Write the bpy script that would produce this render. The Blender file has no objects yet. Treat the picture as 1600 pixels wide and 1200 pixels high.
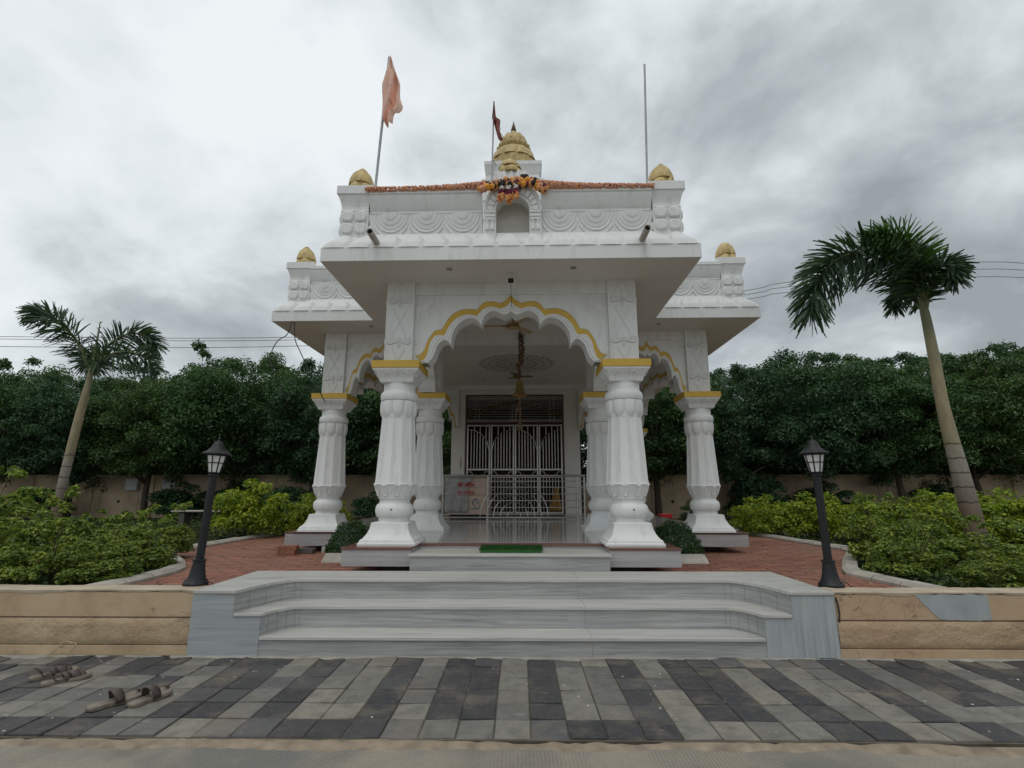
import bpy, bmesh, math, random
import numpy as np
from mathutils import Vector, Matrix
R = math.radians
PI = math.pi
scene = bpy.context.scene
COL = scene.collection
random.seed(7)
rng = np.random.default_rng(7)

# ------------------------------------------------------------------ materials
class NT:
    def __init__(s, name):
        s.m = bpy.data.materials.new(name); s.m.use_nodes = True
        s.t = s.m.node_tree; s.n = s.t.nodes; s.l = s.t.links
        s.p = s.n['Principled BSDF']; s.out = s.n['Material Output']
        s.tc = s.n.new('ShaderNodeTexCoord')
    def new(s, ty, **kw):
        n = s.n.new(ty)
        for k, v in kw.items():
            if k in n.inputs: n.inputs[k].default_value = v
            else: setattr(n, k, v)
        return n
    def link(s, a, b): s.l.new(a, b)
    def coord(s, sc=(1, 1, 1), rot=(0, 0, 0), which='Object', loc=(0, 0, 0)):
        mp = s.new('ShaderNodeMapping'); mp.inputs['Scale'].default_value = sc
        mp.inputs['Rotation'].default_value = rot; mp.inputs['Location'].default_value = loc
        s.link(s.tc.outputs[which], mp.inputs[0]); return mp.outputs[0]
    def noise(s, vec, scale, detail=4, rough=.55, dist=0):
        n = s.new('ShaderNodeTexNoise'); n.inputs['Scale'].default_value = scale
        n.inputs['Detail'].default_value = detail; n.inputs['Roughness'].default_value = rough
        n.inputs['Distortion'].default_value = dist
        s.link(vec, n.inputs['Vector']); return n.outputs['Fac']
    def ramp(s, fac, stops, interp='LINEAR'):
        r = s.new('ShaderNodeValToRGB'); e = r.color_ramp.elements; r.color_ramp.interpolation = interp
        while len(e) < len(stops): e.new(.5)
        for el, (p, c) in zip(e, stops):
            el.position = p; el.color = (c, c, c, 1) if not hasattr(c, '__len__') else (*c, 1)
        s.link(fac, r.inputs[0]); return r.outputs[0]
    def mix(s, fac, a, b, mode='MIX'):
        n = s.new('ShaderNodeMix', data_type='RGBA', blend_type=mode)
        for k, v in ((0, fac), (6, a), (7, b)):
            if hasattr(v, 'is_linked') or hasattr(v, 'links'): s.link(v, n.inputs[k])
            elif k == 0: n.inputs[0].default_value = v
            else: n.inputs[k].default_value = (*v, 1) if len(v) == 3 else v
        return n.outputs[2]
    def math(s, op, a, b=0.0):
        n = s.new('ShaderNodeMath', operation=op)
        for i, v in enumerate((a, b)):
            if hasattr(v, 'links'): s.link(v, n.inputs[i])
            else: n.inputs[i].default_value = v
        return n.outputs[0]
    def bump(s, h, strength=.3, dist=.01, prev=None):
        b = s.new('ShaderNodeBump'); b.inputs['Strength'].default_value = strength
        b.inputs['Distance'].default_value = dist
        s.link(h, b.inputs['Height'])
        if prev is not None: s.link(prev, b.inputs['Normal'])
        s.link(b.outputs[0], s.p.inputs['Normal']); return b.outputs[0]
    def base(s, c):
        if hasattr(c, 'links'): s.link(c, s.p.inputs['Base Color'])
        else: s.p.inputs['Base Color'].default_value = (*c, 1)
    def rough(s, r):
        if hasattr(r, 'links'): s.link(r, s.p.inputs['Roughness'])
        else: s.p.inputs['Roughness'].default_value = r

def plain(name, c, rough=.5, metal=0, var=.18, scale=6, bump=0, bscale=60, bdist=.004, c2=None):
    t = NT(name); v = t.coord()
    n = t.noise(v, scale, 5)
    lo = tuple(x * (1 - var) for x in c); hi = tuple(min(1, x * (1 + var)) for x in c)
    if c2: lo, hi = c, c2
    t.base(t.ramp(n, [(.3, lo), (.7, hi)])); t.rough(rough); t.p.inputs['Metallic'].default_value = metal
    if bump: t.bump(t.noise(v, bscale, 4), bump, bdist)
    return t.m

def white_paint(name, c=(.76, .77, .765), dirt=.25):
    t = NT(name); v = t.coord()
    n1 = t.noise(v, 1.3, 5, .6); n2 = t.noise(t.coord((9, 9, 1.2)), 1.0, 6, .65)
    a = t.mix(t.ramp(n1, [(.35, 0), (.75, .7)]), c, tuple(x * k for x, k in zip(c, (.88, .875, .85))))
    st = t.ramp(n2, [(.53, 0), (.74, dirt)])
    a = t.mix(st, a, (.47, .46, .42))
    sp = t.new('ShaderNodeTexVoronoi'); sp.inputs['Scale'].default_value = 9; t.link(v, sp.inputs['Vector'])
    spot = t.ramp(sp.outputs['Distance'], [(.018, .5), (.035, 0)])
    a = t.mix(spot, a, (.3, .28, .25))
    t.base(a); t.rough(.55)
    b = t.bump(t.noise(v, 28, 6, .6), .10, .012)
    t.bump(t.noise(v, 160, 3), .12, .003, b)
    return t.m

def marble(name, axis='x', c=(.42, .43, .42), c2=(.185, .20, .20), rough=.35, amt=.65, ys=1.3):
    t = NT(name)
    sc = {'x': (.9, 14 if ys > 5 else ys, 24), 'z': (20, 8, .8), 'y': (.9, 16, 8)}[axis]
    v = t.coord(sc); v2 = t.coord({'x': (.5, 3 if ys > 5 else .6, 7), 'z': (8, 3, .5), 'y': (.5, 7, 3)}[axis])
    n = t.noise(v, 1.6, 8, .62, .6); n2 = t.noise(v2, 1.1, 5, .6, 1.2)
    a = t.mix(t.ramp(n, [(.36, amt), (.62, 0)]), c, c2)
    a = t.mix(t.ramp(n2, [(.30, .45), (.42, 0)]), a, tuple(x * .75 for x in c2))
    n3 = t.noise(t.coord({'x': (.7, 9 if ys > 5 else .9, 30), 'z': (30, 9, .5), 'y': (.7, 25, 9)}[axis]), 1.4, 4, .7, 2)
    a = t.mix(t.ramp(n3, [(.60, 0), (.66, .40)]), a, tuple(x * .8 for x in c2))
    g = t.noise(t.coord(), 2.2, 4)
    a = t.mix(t.ramp(g, [(.45, 0), (.8, .22)]), a, (.45, .41, .34))
    t.base(a); t.rough(rough); t.bump(t.noise(t.coord(), 70, 3), .05, .003)
    return t.m

def foliage(name, stops, trans=.25, rough=.5):
    t = NT(name)
    at = t.new('ShaderNodeAttribute', attribute_name='var')
    t.base(t.ramp(at.outputs['Fac'], stops)); t.rough(rough)
    t.p.inputs['Specular IOR Level'].default_value = .35
    tr = t.new('ShaderNodeBsdfTranslucent')
    t.link(t.ramp(at.outputs['Fac'], [(p, tuple(x * k for x, k in zip(c, (1.3, 1.4, .6)))) for p, c in stops]), tr.inputs[0])
    mx = t.new('ShaderNodeMixShader'); mx.inputs[0].default_value = trans
    t.link(t.p.outputs[0], mx.inputs[1]); t.link(tr.outputs[0], mx.inputs[2]); t.link(mx.outputs[0], t.out.inputs[0])
    return t.m

M = {}
M['white'] = white_paint('white_paint', (.765, .775, .765), .50)
M['carving'] = plain('shaded_carving', (.66, .665, .65), .7, var=.06)  # darker than the white: groove shade put into the carving's colour
M['groove'] = plain('dusty_shaded_groove', (.40, .385, .36), .7, var=.08)  # dust, with groove shade also painted into the rosette lines
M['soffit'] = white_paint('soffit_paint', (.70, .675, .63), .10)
M['yellow'] = plain('yellow_paint', (.58, .37, .05), .5, var=.10, scale=4, bump=.08)
M['gold'] = plain('gold_paint', (.50, .375, .15), .5, .05, var=.28, scale=9, bump=.15, bscale=30)
M['marble'] = marble('marble_riser', 'x')
M['marble_tread'] = marble('marble_tread', 'x', (.57, .555, .52), (.36, .36, .34), .4, .65, 14)
M['marble_v'] = marble('marble_side', 'z', (.44, .47, .475), (.26, .285, .295))
M['marble_l'] = marble('marble_side_left', 'x', (.41, .435, .445), (.26, .285, .295))
M['marble_plinth'] = marble('marble_plinth', 'x', (.44, .43, .435), (.27, .265, .275))
M['floor'] = marble('marble_floor', 'y', (.46, .44, .42), (.32, .31, .30), .10, .5)
M['granite'] = plain('brown_granite', (.17, .085, .07), .18, var=.4, scale=90)
M['foundation'] = plain('foundation_concrete', (.10, .095, .09), .9, bump=.4)
M['steel'] = plain('stainless_steel', (.46, .44, .41), .30, 1, var=.1, scale=5)
M['frame_red'] = plain('dark_red_frame', (.07, .025, .018), .45)
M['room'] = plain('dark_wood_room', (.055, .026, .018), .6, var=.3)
M['black'] = plain('black_iron', (.006, .0065, .008), .55, 0, var=.3, scale=14, bump=.15)
M['lampglass'] = plain('frosted_lamp_glass', (.72, .72, .70), .35, var=.04)
M['pipe'] = plain('drain_pipe', (.36, .33, .29), .5, var=.3, scale=20)
M['dark'] = plain('black_hole', (.01, .01, .01), .8)
M['pole'] = plain('galvanised_pole', (.33, .34, .35), .45, .6)
M['flag'] = plain('faded_saffron_cloth', (.88, .56, .45), .8, var=.2, scale=5, bump=.3, bscale=12, bdist=.02)
M['flag_pale'] = plain('pale_cloth', (.80, .55, .48), .8)
M['flag_dark'] = plain('maroon_cloth', (.24, .07, .055), .8, var=.3)
M['brass'] = plain('old_brass', (.30, .20, .075), .35, .8, var=.3, scale=20)
M['fan'] = plain('fan_enamel', (.48, .36, .20), .4, .1, var=.1)
M['matgreen'] = plain('green_doormat', (.025, .11, .02), .95, var=.35, scale=120, bump=.9, bscale=300, bdist=.006)
M['plastic_grey'] = plain('grey_plastic_sheet', (.40, .40, .385), .3, var=.2, scale=3)
M['box_cream'] = plain('cream_box', (.70, .53, .42), .5, var=.06)
M['red_paint'] = plain('red_lettering', (.50, .03, .03), .6, var=.1)
M['blue_paint'] = plain('blue_motif', (.05, .17, .27), .6, var=.3)
M['red_plastic'] = plain('red_plastic', (.62, .02, .025), .4, var=.08)
M['ochre_cloth'] = plain('ochre_cloth', (.30, .17, .05), .9, bump=.3)
M['wire'] = plain('black_wire', (.03, .03, .032), .6)
M['wire_grey'] = plain('grey_wire', (.16, .17, .18), .6)
M['kerb'] = plain('kerb_concrete', (.40, .37, .32), .85, var=.22, scale=4, bump=.35, bscale=50)
M['soil'] = plain('soil', (.055, .042, .028), .95, var=.4, scale=3, bump=.6, bscale=25, bdist=.03)
M['ground'] = plain('dry_ground', (.16, .14, .11), .95, var=.2, scale=.6)
M['box_white'] = plain('meter_box', (.55, .58, .58), .5, var=.08)
M['brick'] = plain('red_brick_block', (.27, .11, .07), .85, var=.25, scale=12, bump=.3)
M['stonewhite'] = plain('pale_stone', (.55, .53, .5), .7)
M['sole'] = plain('worn_sole', (.19, .16, .125), .8, var=.3, scale=18, bump=.2)
M['strap'] = plain('brown_leather', (.075, .055, .045), .55, var=.3, scale=30)
M['dead_stem'] = plain('dry_stem', (.42, .33, .2), .8)
M['bark'] = plain('bark', (.075, .058, .042), .9, var=.4, scale=14, bump=.6, bscale=30, bdist=.02)
M['sand'] = plain('brown_sand', (.27, .215, .155), .95, var=.3, scale=8, bump=.4, bscale=90)
M['flower'] = None
M['tree_a'] = foliage('tree_leaves', [(0, (.028, .066, .024)), (.5, (.058, .130, .044)), (.85, (.10, .19, .064)), (1, (.16, .25, .09))])
M['tree_b'] = foliage('tree_leaves_bluish', [(0, (.024, .060, .027)), (.6, (.052, .118, .052)), (1, (.11, .20, .095))])
M['tree_c'] = foliage('tree_leaves_olive', [(0, (.030, .064, .020)), (.55, (.066, .128, .036)), (.9, (.12, .195, .058)), (1, (.18, .25, .075))])
M['duranta'] = foliage('hedge_leaves', [(0, (.055, .11, .016)), (.35, (.16, .25, .028)), (.7, (.36, .42, .04)), (1, (.52, .54, .06))], .3)
M['rose'] = foliage('rose_leaves', [(0, (.05, .095, .024)), (.4, (.16, .235, .045)), (.75, (.30, .365, .07)), (.95, (.44, .47, .10)), (1, (.22, .14, .05))], .3)
M['topiary'] = foliage('topiary_leaves', [(0, (.016, .045, .012)), (.6, (.032, .085, .022)), (1, (.07, .14, .035))])
M['cover'] = foliage('ground_cover_leaves', [(0, (.022, .045, .012)), (.6, (.045, .085, .02)), (1, (.09, .13, .03))])
M['palm'] = foliage('palm_leaflets', [(0, (.026, .056, .034)), (.6, (.05, .098, .055)), (1, (.09, .14, .07))], .2, .4)
M['palm_light'] = foliage('young_palm_leaflets', [(0, (.04, .10, .03)), (.6, (.07, .15, .045)), (1, (.11, .20, .06))], .25, .4)

def mat_palm_trunk():
    t = NT('palm_trunk'); sx = t.new('ShaderNodeSeparateXYZ'); t.link(t.tc.outputs['Object'], sx.inputs[0])
    z = sx.outputs[2]
    n = t.noise(t.coord((6, 6, 2)), 2, 6)
    zz = t.math('ADD', z, t.math('MULTIPLY', n, .10))
    rg = t.math('ABSOLUTE', t.math('SUBTRACT', t.math('FRACT', t.math('MULTIPLY', zz, 4.3)), .5))
    ring = t.ramp(rg, [(0, 0), (.035, 0), (.06, 1)])
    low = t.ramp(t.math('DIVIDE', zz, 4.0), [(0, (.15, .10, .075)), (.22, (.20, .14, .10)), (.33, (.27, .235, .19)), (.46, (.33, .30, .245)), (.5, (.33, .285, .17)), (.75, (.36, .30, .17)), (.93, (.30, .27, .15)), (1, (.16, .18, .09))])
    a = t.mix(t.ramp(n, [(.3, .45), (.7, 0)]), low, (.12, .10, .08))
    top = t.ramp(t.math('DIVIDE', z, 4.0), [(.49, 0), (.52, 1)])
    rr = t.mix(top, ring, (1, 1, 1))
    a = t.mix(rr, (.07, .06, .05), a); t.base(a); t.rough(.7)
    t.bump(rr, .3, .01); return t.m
M['palm_trunk'] = mat_palm_trunk()

def mat_brickpaving():
    t = NT('red_brick_paving')
    v = t.coord((1, 1, 1))
    w = t.noise(v, 1.6, 3); ad = t.new('ShaderNodeVectorMath', operation='ADD')
    sc = t.new('ShaderNodeVectorMath', operation='SCALE'); sc.inputs['Scale'].default_value = .05
    nc = t.new('ShaderNodeTexNoise'); nc.inputs['Scale'].default_value = 1.7; t.link(v, nc.inputs['Vector'])
    t.link(nc.outputs['Color'], sc.inputs[0]); t.link(v, ad.inputs[0]); t.link(sc.outputs[0], ad.inputs[1])
    b = t.new('ShaderNodeTexBrick'); t.link(ad.outputs[0], b.inputs['Vector'])
    b.inputs['Color1'].default_value = (.36, .135, .078, 1); b.inputs['Color2'].default_value = (.22, .08, .052, 1)
    b.inputs['Mortar'].default_value = (.06, .035, .025, 1); b.inputs['Scale'].default_value = 1
    b.inputs['Mortar Size'].default_value = .013; b.inputs['Brick Width'].default_value = .34; b.inputs['Row Height'].default_value = .17
    a = t.mix(t.ramp(t.noise(v, 1.1, 5), [(.4, 0), (.75, .5)]), b.outputs['Color'], (.33, .19, .12))
    a = t.mix(t.ramp(t.noise(v, 16, 4), [(.5, 0), (.8, .5)]), a, (.13, .06, .045))
    t.base(a); t.rough(.8)
    inv = t.math('SUBTRACT', 1.0, b.outputs['Fac'])
    bb = t.bump(inv, .9, .03); t.bump(t.noise(t.coord((1, 2.2, 1)), 2.6, 4), .9, .10, bb); return t.m
M['paving_red'] = mat_brickpaving()

def mat_pavers():
    t = NT('footpath_pavers'); v = t.coord()
    at = t.new('ShaderNodeAttribute', attribute_name='tone')
    v2 = t.new('ShaderNodeAttribute', attribute_name='var')
    c = t.ramp(at.outputs['Fac'], [(0, (.036, .036, .040)), (.25, (.062, .060, .064)), (.45, (.11, .11, .112)), (.6, (.185, .178, .16)), (.8, (.255, .242, .208)), (1, (.32, .29, .23))])
    n = t.noise(v, 7, 6, .65)
    a = t.mix(t.ramp(n, [(.34, .55), (.56, 0)]), c, (.085, .08, .07))
    n5 = t.noise(v, 22, 5, .7)
    a = t.mix(t.ramp(n5, [(.52, 0), (.75, .22)]), a, (.30, .28, .24))
    d = t.noise(v, 2.1, 6, .7)
    a = t.mix(t.ramp(d, [(.50, 0), (.70, .65)]), a, (.25, .21, .155))
    vo = t.new('ShaderNodeTexVoronoi'); vo.inputs['Scale'].default_value = 5.5; t.link(v, vo.inputs['Vector'])
    vr = t.ramp(vo.outputs['Distance'], [(.045, 1), (.065, 0)])
    a = t.mix(vr, a, (.62, .61, .57))
    wl = t.noise(t.coord((3, 9, 1), (0, 0, .5)), 1.6, 7, .75)
    a = t.mix(t.ramp(wl, [(.63, 0), (.69, .6)]), a, (.50, .48, .43))
    fine = t.noise(v, 240, 2)
    a = t.mix(t.ramp(fine, [(.35, .35), (.65, 0)]), a, (.03, .03, .03))
    t.base(a); t.rough(.85); b = t.bump(fine, .35, .004); t.bump(n, .25, .006, b); return t.m
M['pavers'] = mat_pavers()

def mat_road():
    t = NT('concrete_road'); v = t.coord()
    n = t.noise(v, 1.5, 6, .6); n3 = t.noise(v, .7, 4, .6)
    c = t.ramp(n, [(.3, (.21, .19, .155)), (.5, (.29, .26, .21)), (.7, (.34, .30, .24))])
    c = t.mix(t.ramp(n3, [(.52, 0), (.60, .8)]), c, (.18, .18, .165))
    wv = t.new('ShaderNodeTexWave', wave_type='BANDS', bands_direction='X')
    wv.inputs['Scale'].default_value = 13; wv.inputs['Distortion'].default_value = 1.2; wv.inputs['Detail'].default_value = 2
    t.link(v, wv.inputs['Vector'])
    m = t.ramp(t.noise(v, .9, 3), [(.46, 0), (.52, 1)])
    lines = t.mix(m, (.5, .5, .5), wv.outputs['Color'])
    c = t.mix(t.ramp(lines, [(.0, .35), (.5, 0)]), c, (.11, .095, .075))
    fine = t.noise(v, 120, 4)
    c = t.mix(t.ramp(fine, [(.4, .3), (.6, 0)]), c, (.10, .09, .08))
    t.base(c); t.rough(.9); b = t.bump(lines, .5, .008); t.bump(fine, .3, .004, b); return t.m
M['road'] = mat_road()

def mat_frontwall(name, rough_band=False, right=False):
    t = NT(name); v = t.coord()
    n = t.noise(v, 2.2, 6, .65)
    c = t.ramp(n, [(.3, (.40, .29, .175)), (.5, (.50, .37, .235)), (.7, (.56, .43, .285))])
    st = t.noise(t.coord((1.2, 1, 4)), 1.3, 7, .72)
    c = t.mix(t.ramp(st, [(.56, 0), (.68, .7)]), c, (.19, .145, .10))
    ed = t.noise(v, 5.5, 7, .75, .4)
    c = t.mix(t.ramp(ed, [(.62, 0), (.67, .8)]), c, (.235, .18, .125))
    if right:
        c = t.mix(t.ramp(t.noise(t.coord((.35, 1, 1)), 1.5, 3), [(.35, .0), (.65, .45)]), c, (.48, .30, .18))
    t.base(c); t.rough(.85)
    if rough_band:
        t.bump(t.noise(v, 22, 6, .7), .8, .03)
    else:
        b = t.bump(t.noise(v, 55, 5), .3, .006)
        if right:
            vo = t.new('ShaderNodeTexVoronoi', feature='DISTANCE_TO_EDGE'); vo.inputs['Scale'].default_value = 7
            wv = t.noise(v, 4, 3); ad = t.new('ShaderNodeVectorMath', operation='ADD'); t.link(v, ad.inputs[0])
            cb = t.new('ShaderNodeCombineXYZ'); t.link(t.math('MULTIPLY', wv, .25), cb.inputs[0]); t.link(t.math('MULTIPLY', wv, .2), cb.inputs[2])
            t.link(cb.outputs[0], ad.inputs[1]); t.link(ad.outputs[0], vo.inputs['Vector'])
            sx = t.new('ShaderNodeSeparateXYZ'); t.link(v, sx.inputs[0])
            mask = t.math('MULTIPLY', t.ramp(t.math('ADD', sx.outputs[0], 5.4), [(0, 0), (.02, 1), (.85, .9), (1, 0)]), t.ramp(n, [(.35, 1), (.7, .6)]))
            line = t.math('MULTIPLY', t.ramp(vo.outputs['Distance'], [(.004, .8), (.014, 0)]), mask)
            c = t.mix(line, c, (.13, .095, .06)); t.base(c)
    return t.m
M['fw'] = mat_frontwall('front_wall_plaster'); M['fw_rough'] = mat_frontwall('front_wall_rough', True)
M['fw_r'] = mat_frontwall('front_wall_plaster_cracked', False, True); M['fw_rough_r'] = mat_frontwall('front_wall_rough_brown', True, True)
M['fw_cap'] = plain('front_wall_cap', (.46, .38, .28), .85, var=.2, scale=3, bump=.25)
M['patch'] = plain('grey_cement_patch', (.36, .38, .385), .9, var=.15, scale=5, bump=.4, bscale=60)
M['bwall'] = plain('boundary_wall_plaster', (.58, .45, .31), .9, var=.25, scale=1.2, bump=.2)

def mat_flowers():
    t = NT('marigold_flowers'); at = t.new('ShaderNodeAttribute', attribute_name='tone')
    t.base(t.ramp(at.outputs['Fac'], [(0, (.58, .29, .20)), (.25, (.66, .33, .20)), (.45, (.74, .33, .12)), (.6, (.80, .36, .05)), (.7, (.62, .60, .56)), (.8, (.18, .012, .05)), (.9, (.018, .018, .02)), (1, (.012, .012, .012))], 'CONSTANT'))
    t.rough(.85); t.bump(t.noise(t.coord(), 60, 4), .8, .01); return t.m
M['flower'] = mat_flowers()

# ------------------------------------------------------------------ mesh helpers
class MB:
    def __init__(s): s.v = []; s.f = []; s.tone = []; s.ct = 0.0; s.mi = []; s.cm = 0
    def add(s, vs, fs):
        o = len(s.v); s.v += [tuple(map(float, p)) for p in vs]
        for f in fs: s.f.append(tuple(i + o for i in f)); s.tone.append(s.ct); s.mi.append(s.cm)
    def box(s, x0, x1, y0, y1, z0, z1):
        s.add([(x0, y0, z0), (x1, y0, z0), (x1, y1, z0), (x0, y1, z0), (x0, y0, z1), (x1, y0, z1), (x1, y1, z1), (x0, y1, z1)],
              [(0, 3, 2, 1), (4, 5, 6, 7), (0, 1, 5, 4), (1, 2, 6, 5), (2, 3, 7, 6), (3, 0, 4, 7)])
    def obox(s, p, q, w, h):          # square bar from p to q
        s.tube([p, q], max(w, h) / 1.4142, 4)
    def loft(s, rings, close=True, caps=True):
        n = len(rings[0]); vs = [p for r in rings for p in r]; fs = []
        m = n if close else n - 1
        for k in range(len(rings) - 1):
            for i in range(m):
                j = (i + 1) % n
                fs.append((k * n + i, k * n + j, (k + 1) * n + j, (k + 1) * n + i))
        if caps and close:
            fs.append(tuple(range(n))[::-1]); fs.append(tuple((len(rings) - 1) * n + i for i in range(n)))
        s.add(vs, fs)
    def square_loft(s, prof, cx=0, cy=0):
        s.loft([[(cx - h, cy - h, z), (cx + h, cy - h, z), (cx + h, cy + h, z), (cx - h, cy + h, z)] for h, z in prof])
    def lathe(s, prof, n=32, c=(0, 0, 0), mod=None, caps=True):
        rings = []
        for r, z in prof:
            rings.append([(c[0] + r * (mod(2 * PI * i / n, z) if mod else 1) * math.cos(2 * PI * i / n), c[1] + r * (mod(2 * PI * i / n, z) if mod else 1) * math.sin(2 * PI * i / n), c[2] + z) for i in range(n)])
        s.loft(rings, True, caps)
    def tube(s, pts, r, n=6, closed=False, flat=1.0):
        P = [Vector(p) for p in pts]; rings = []; up = None
        for i, p in enumerate(P):
            if closed: d = P[(i + 1) % len(P)] - P[i - 1]
            else: d = P[min(i + 1, len(P) - 1)] - P[max(i - 1, 0)]
            if d.length < 1e-9: d = Vector((0, 0, 1))
            d.normalize()
            if up is None:
                up = Vector((0, 0, 1)) if abs(d.z) < .9 else Vector((0, 1, 0))
            a = d.cross(up)
            if a.length < 1e-4: a = d.cross(Vector((1, .3, 0)))
            a.normalize(); b = a.cross(d).normalized(); up = b
            rr = r[i] if hasattr(r, '__len__') else r
            rings.append([tuple(p + (a * math.cos(2 * PI * (k + .5) / n) * rr + b * math.sin(2 * PI * (k + .5) / n) * rr * flat)) for k in range(n)])
        if closed: rings.append(rings[0]); s.loft(rings, True, False)
        else: s.loft(rings)
    def sphere(s, c, r, n=8, m=5, sq=(1, 1, 1)):
        rings = []
        for k in range(m + 1):
            t = -PI / 2 + PI * (k + .02) / (m + .04) if 0 < k < m else (-PI / 2 + .15 if k == 0 else PI / 2 - .15)
            rings.append([(c[0] + r * sq[0] * math.cos(t) * math.cos(2 * PI * i / n), c[1] + r * sq[1] * math.cos(t) * math.sin(2 * PI * i / n), c[2] + r * sq[2] * math.sin(t)) for i in range(n)])
        s.loft(rings)
    def grid(s, pts):
        nr, nc = len(pts), len(pts[0])
        s.add([p for r in pts for p in r], [(r * nc + c, r * nc + c + 1, (r + 1) * nc + c + 1, (r + 1) * nc + c) for r in range(nr - 1) for c in range(nc - 1)])
    def prism(s, front, back, z0, z1):   # solid between two plan polylines with equal counts
        n = len(front)
        s.add([(*p, z0) for p in front] + [(*p, z0) for p in back] + [(*p, z1) for p in front] + [(*p, z1) for p in back],
              [(i, i + 1, n + i + 1, n + i)[::-1] for i in range(n - 1)] + [(2 * n + i, 2 * n + i + 1, 3 * n + i + 1, 3 * n + i) for i in range(n - 1)]
              + [(i, i + 1, 2 * n + i + 1, 2 * n + i) for i in range(n - 1)] + [(n + i + 1, n + i, 3 * n + i, 3 * n + i + 1) for i in range(n - 1)]
              + [(n, 0, 2 * n, 3 * n), (n - 1, 2 * n - 1, 4 * n - 1, 3 * n - 1)])
    def petal(s, n, Rt, Rb, zt, zb, bulge, rnd='bottom', c=(0, 0, 0), nu=9, nv=6, k=.55, w=.98):
        for q in range(n):
            pts = []
            for b in range(nv + 1):
                row = []
                for a in range(nu):
                    u = -1 + 2 * a / (nu - 1)
                    cut = (1 - math.sqrt(max(0, 1 - (u * .985) ** 2))) * k
                    v = b / nv
                    if rnd == 'bottom': t = v * (1 - cut)      # 0 top .. 1 bottom
                    else: t = 1 - v * (1 - cut)
                    z = zt + (zb - zt) * t; r = Rt + (Rb - Rt) * t
                    e = 1 if 0 < b < nv else 0
                    end = (v if True else 0)
                    bu = bulge * (1 - u ** 4) * (.35 + .65 * math.sin(PI * min(1, .12 + v * .88)))
                    if b == nv: bu = -.004
                    if a in (0, nu - 1): bu = -.004
                    th = 2 * PI * (q + .5 * u * w) / n
                    row.append((c[0] + (r + bu) * math.cos(th), c[1] + (r + bu) * math.sin(th), c[2] + z))
                pts.append(row)
            s.grid(pts)
    def xf(s, mtx, start=0):
        for i in range(start, len(s.v)): s.v[i] = tuple(mtx @ Vector(s.v[i]))
    def build(s, name, mats, parent=None, loc=(0, 0, 0), rot=0, smooth=None, bevel=0, tone=False, solid=0):
        me = bpy.data.meshes.new(name); me.from_pydata(s.v, [], s.f); me.update()
        multi = tone or (isinstance(mats, (list, tuple)) and len(mats) > 1)
        bm = bmesh.new(); bm.from_mesh(me)
        if not multi: bmesh.ops.remove_doubles(bm, verts=bm.verts, dist=1e-5)
        bmesh.ops.recalc_face_normals(bm, faces=bm.faces)
        bm.to_mesh(me); bm.free()
        if not isinstance(mats, (list, tuple)): mats = [mats]
        for m in mats: me.materials.append(m)
        if len(mats) > 1 and len(me.polygons) == len(s.mi): me.polygons.foreach_set('material_index', s.mi)
        if tone and len(me.polygons) == len(s.tone):
            a = me.attributes.new('tone', 'FLOAT', 'FACE'); a.data.foreach_set('value', s.tone)
        if smooth is not None:
            me.polygons.foreach_set('use_smooth', [True] * len(me.polygons)); me.set_sharp_from_angle(angle=R(smooth))
        o = bpy.data.objects.new(name, me); COL.objects.link(o)
        o.location = loc; o.rotation_euler = (0, 0, rot)
        if parent: o.parent = parent
        if bevel:
            b = o.modifiers.new('bevel', 'BEVEL'); b.width = bevel; b.segments = 2; b.limit_method = 'ANGLE'; b.angle_limit = R(40)
        if solid:
            b = o.modifiers.new('solid', 'SOLIDIFY'); b.thickness = solid; b.offset = 0
        return o

def tag(o, label=None, cat=None, group=None, kind=None):
    if label: o['label'] = label
    if cat: o['category'] = cat
    if group: o['group'] = group
    if kind: o['kind'] = kind
    return o
def empty(name, loc=(0, 0, 0), rot=0, parent=None):
    o = bpy.data.objects.new(name, None); COL.objects.link(o); o.location = loc; o.rotation_euler = (0, 0, rot)
    o.empty_display_size = .2
    if parent: o.parent = parent
    return o
def copy_tree(o, parent=None):
    c = o.copy(); COL.objects.link(c)
    if parent is not None: c.parent = parent
    for ch in list(o.children):
        if ch is not c: copy_tree(ch, c)
    return c
def smooth_path(pts, n=10):
    P = [Vector(p) for p in pts]; P = [P[0] * 2 - P[1]] + P + [P[-1] * 2 - P[-2]]; out = []
    for i in range(1, len(P) - 2):
        for k in range(n):
            t = k / n; a, b, c, d = P[i - 1], P[i], P[i + 1], P[i + 2]
            out.append(.5 * ((2 * b) + (c - a) * t + (2 * a - 5 * b + 4 * c - d) * t * t + (3 * b - a - 3 * c + d) * t ** 3))
    out.append(P[-2]); return out
def resample(pts, n):
    P = np.array(pts, float); d = np.r_[0, np.cumsum(np.linalg.norm(np.diff(P, axis=0), axis=1))]
    t = np.linspace(0, d[-1], n); return np.stack([np.interp(t, d, P[:, k]) for k in range(P.shape[1])], 1)

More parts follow.
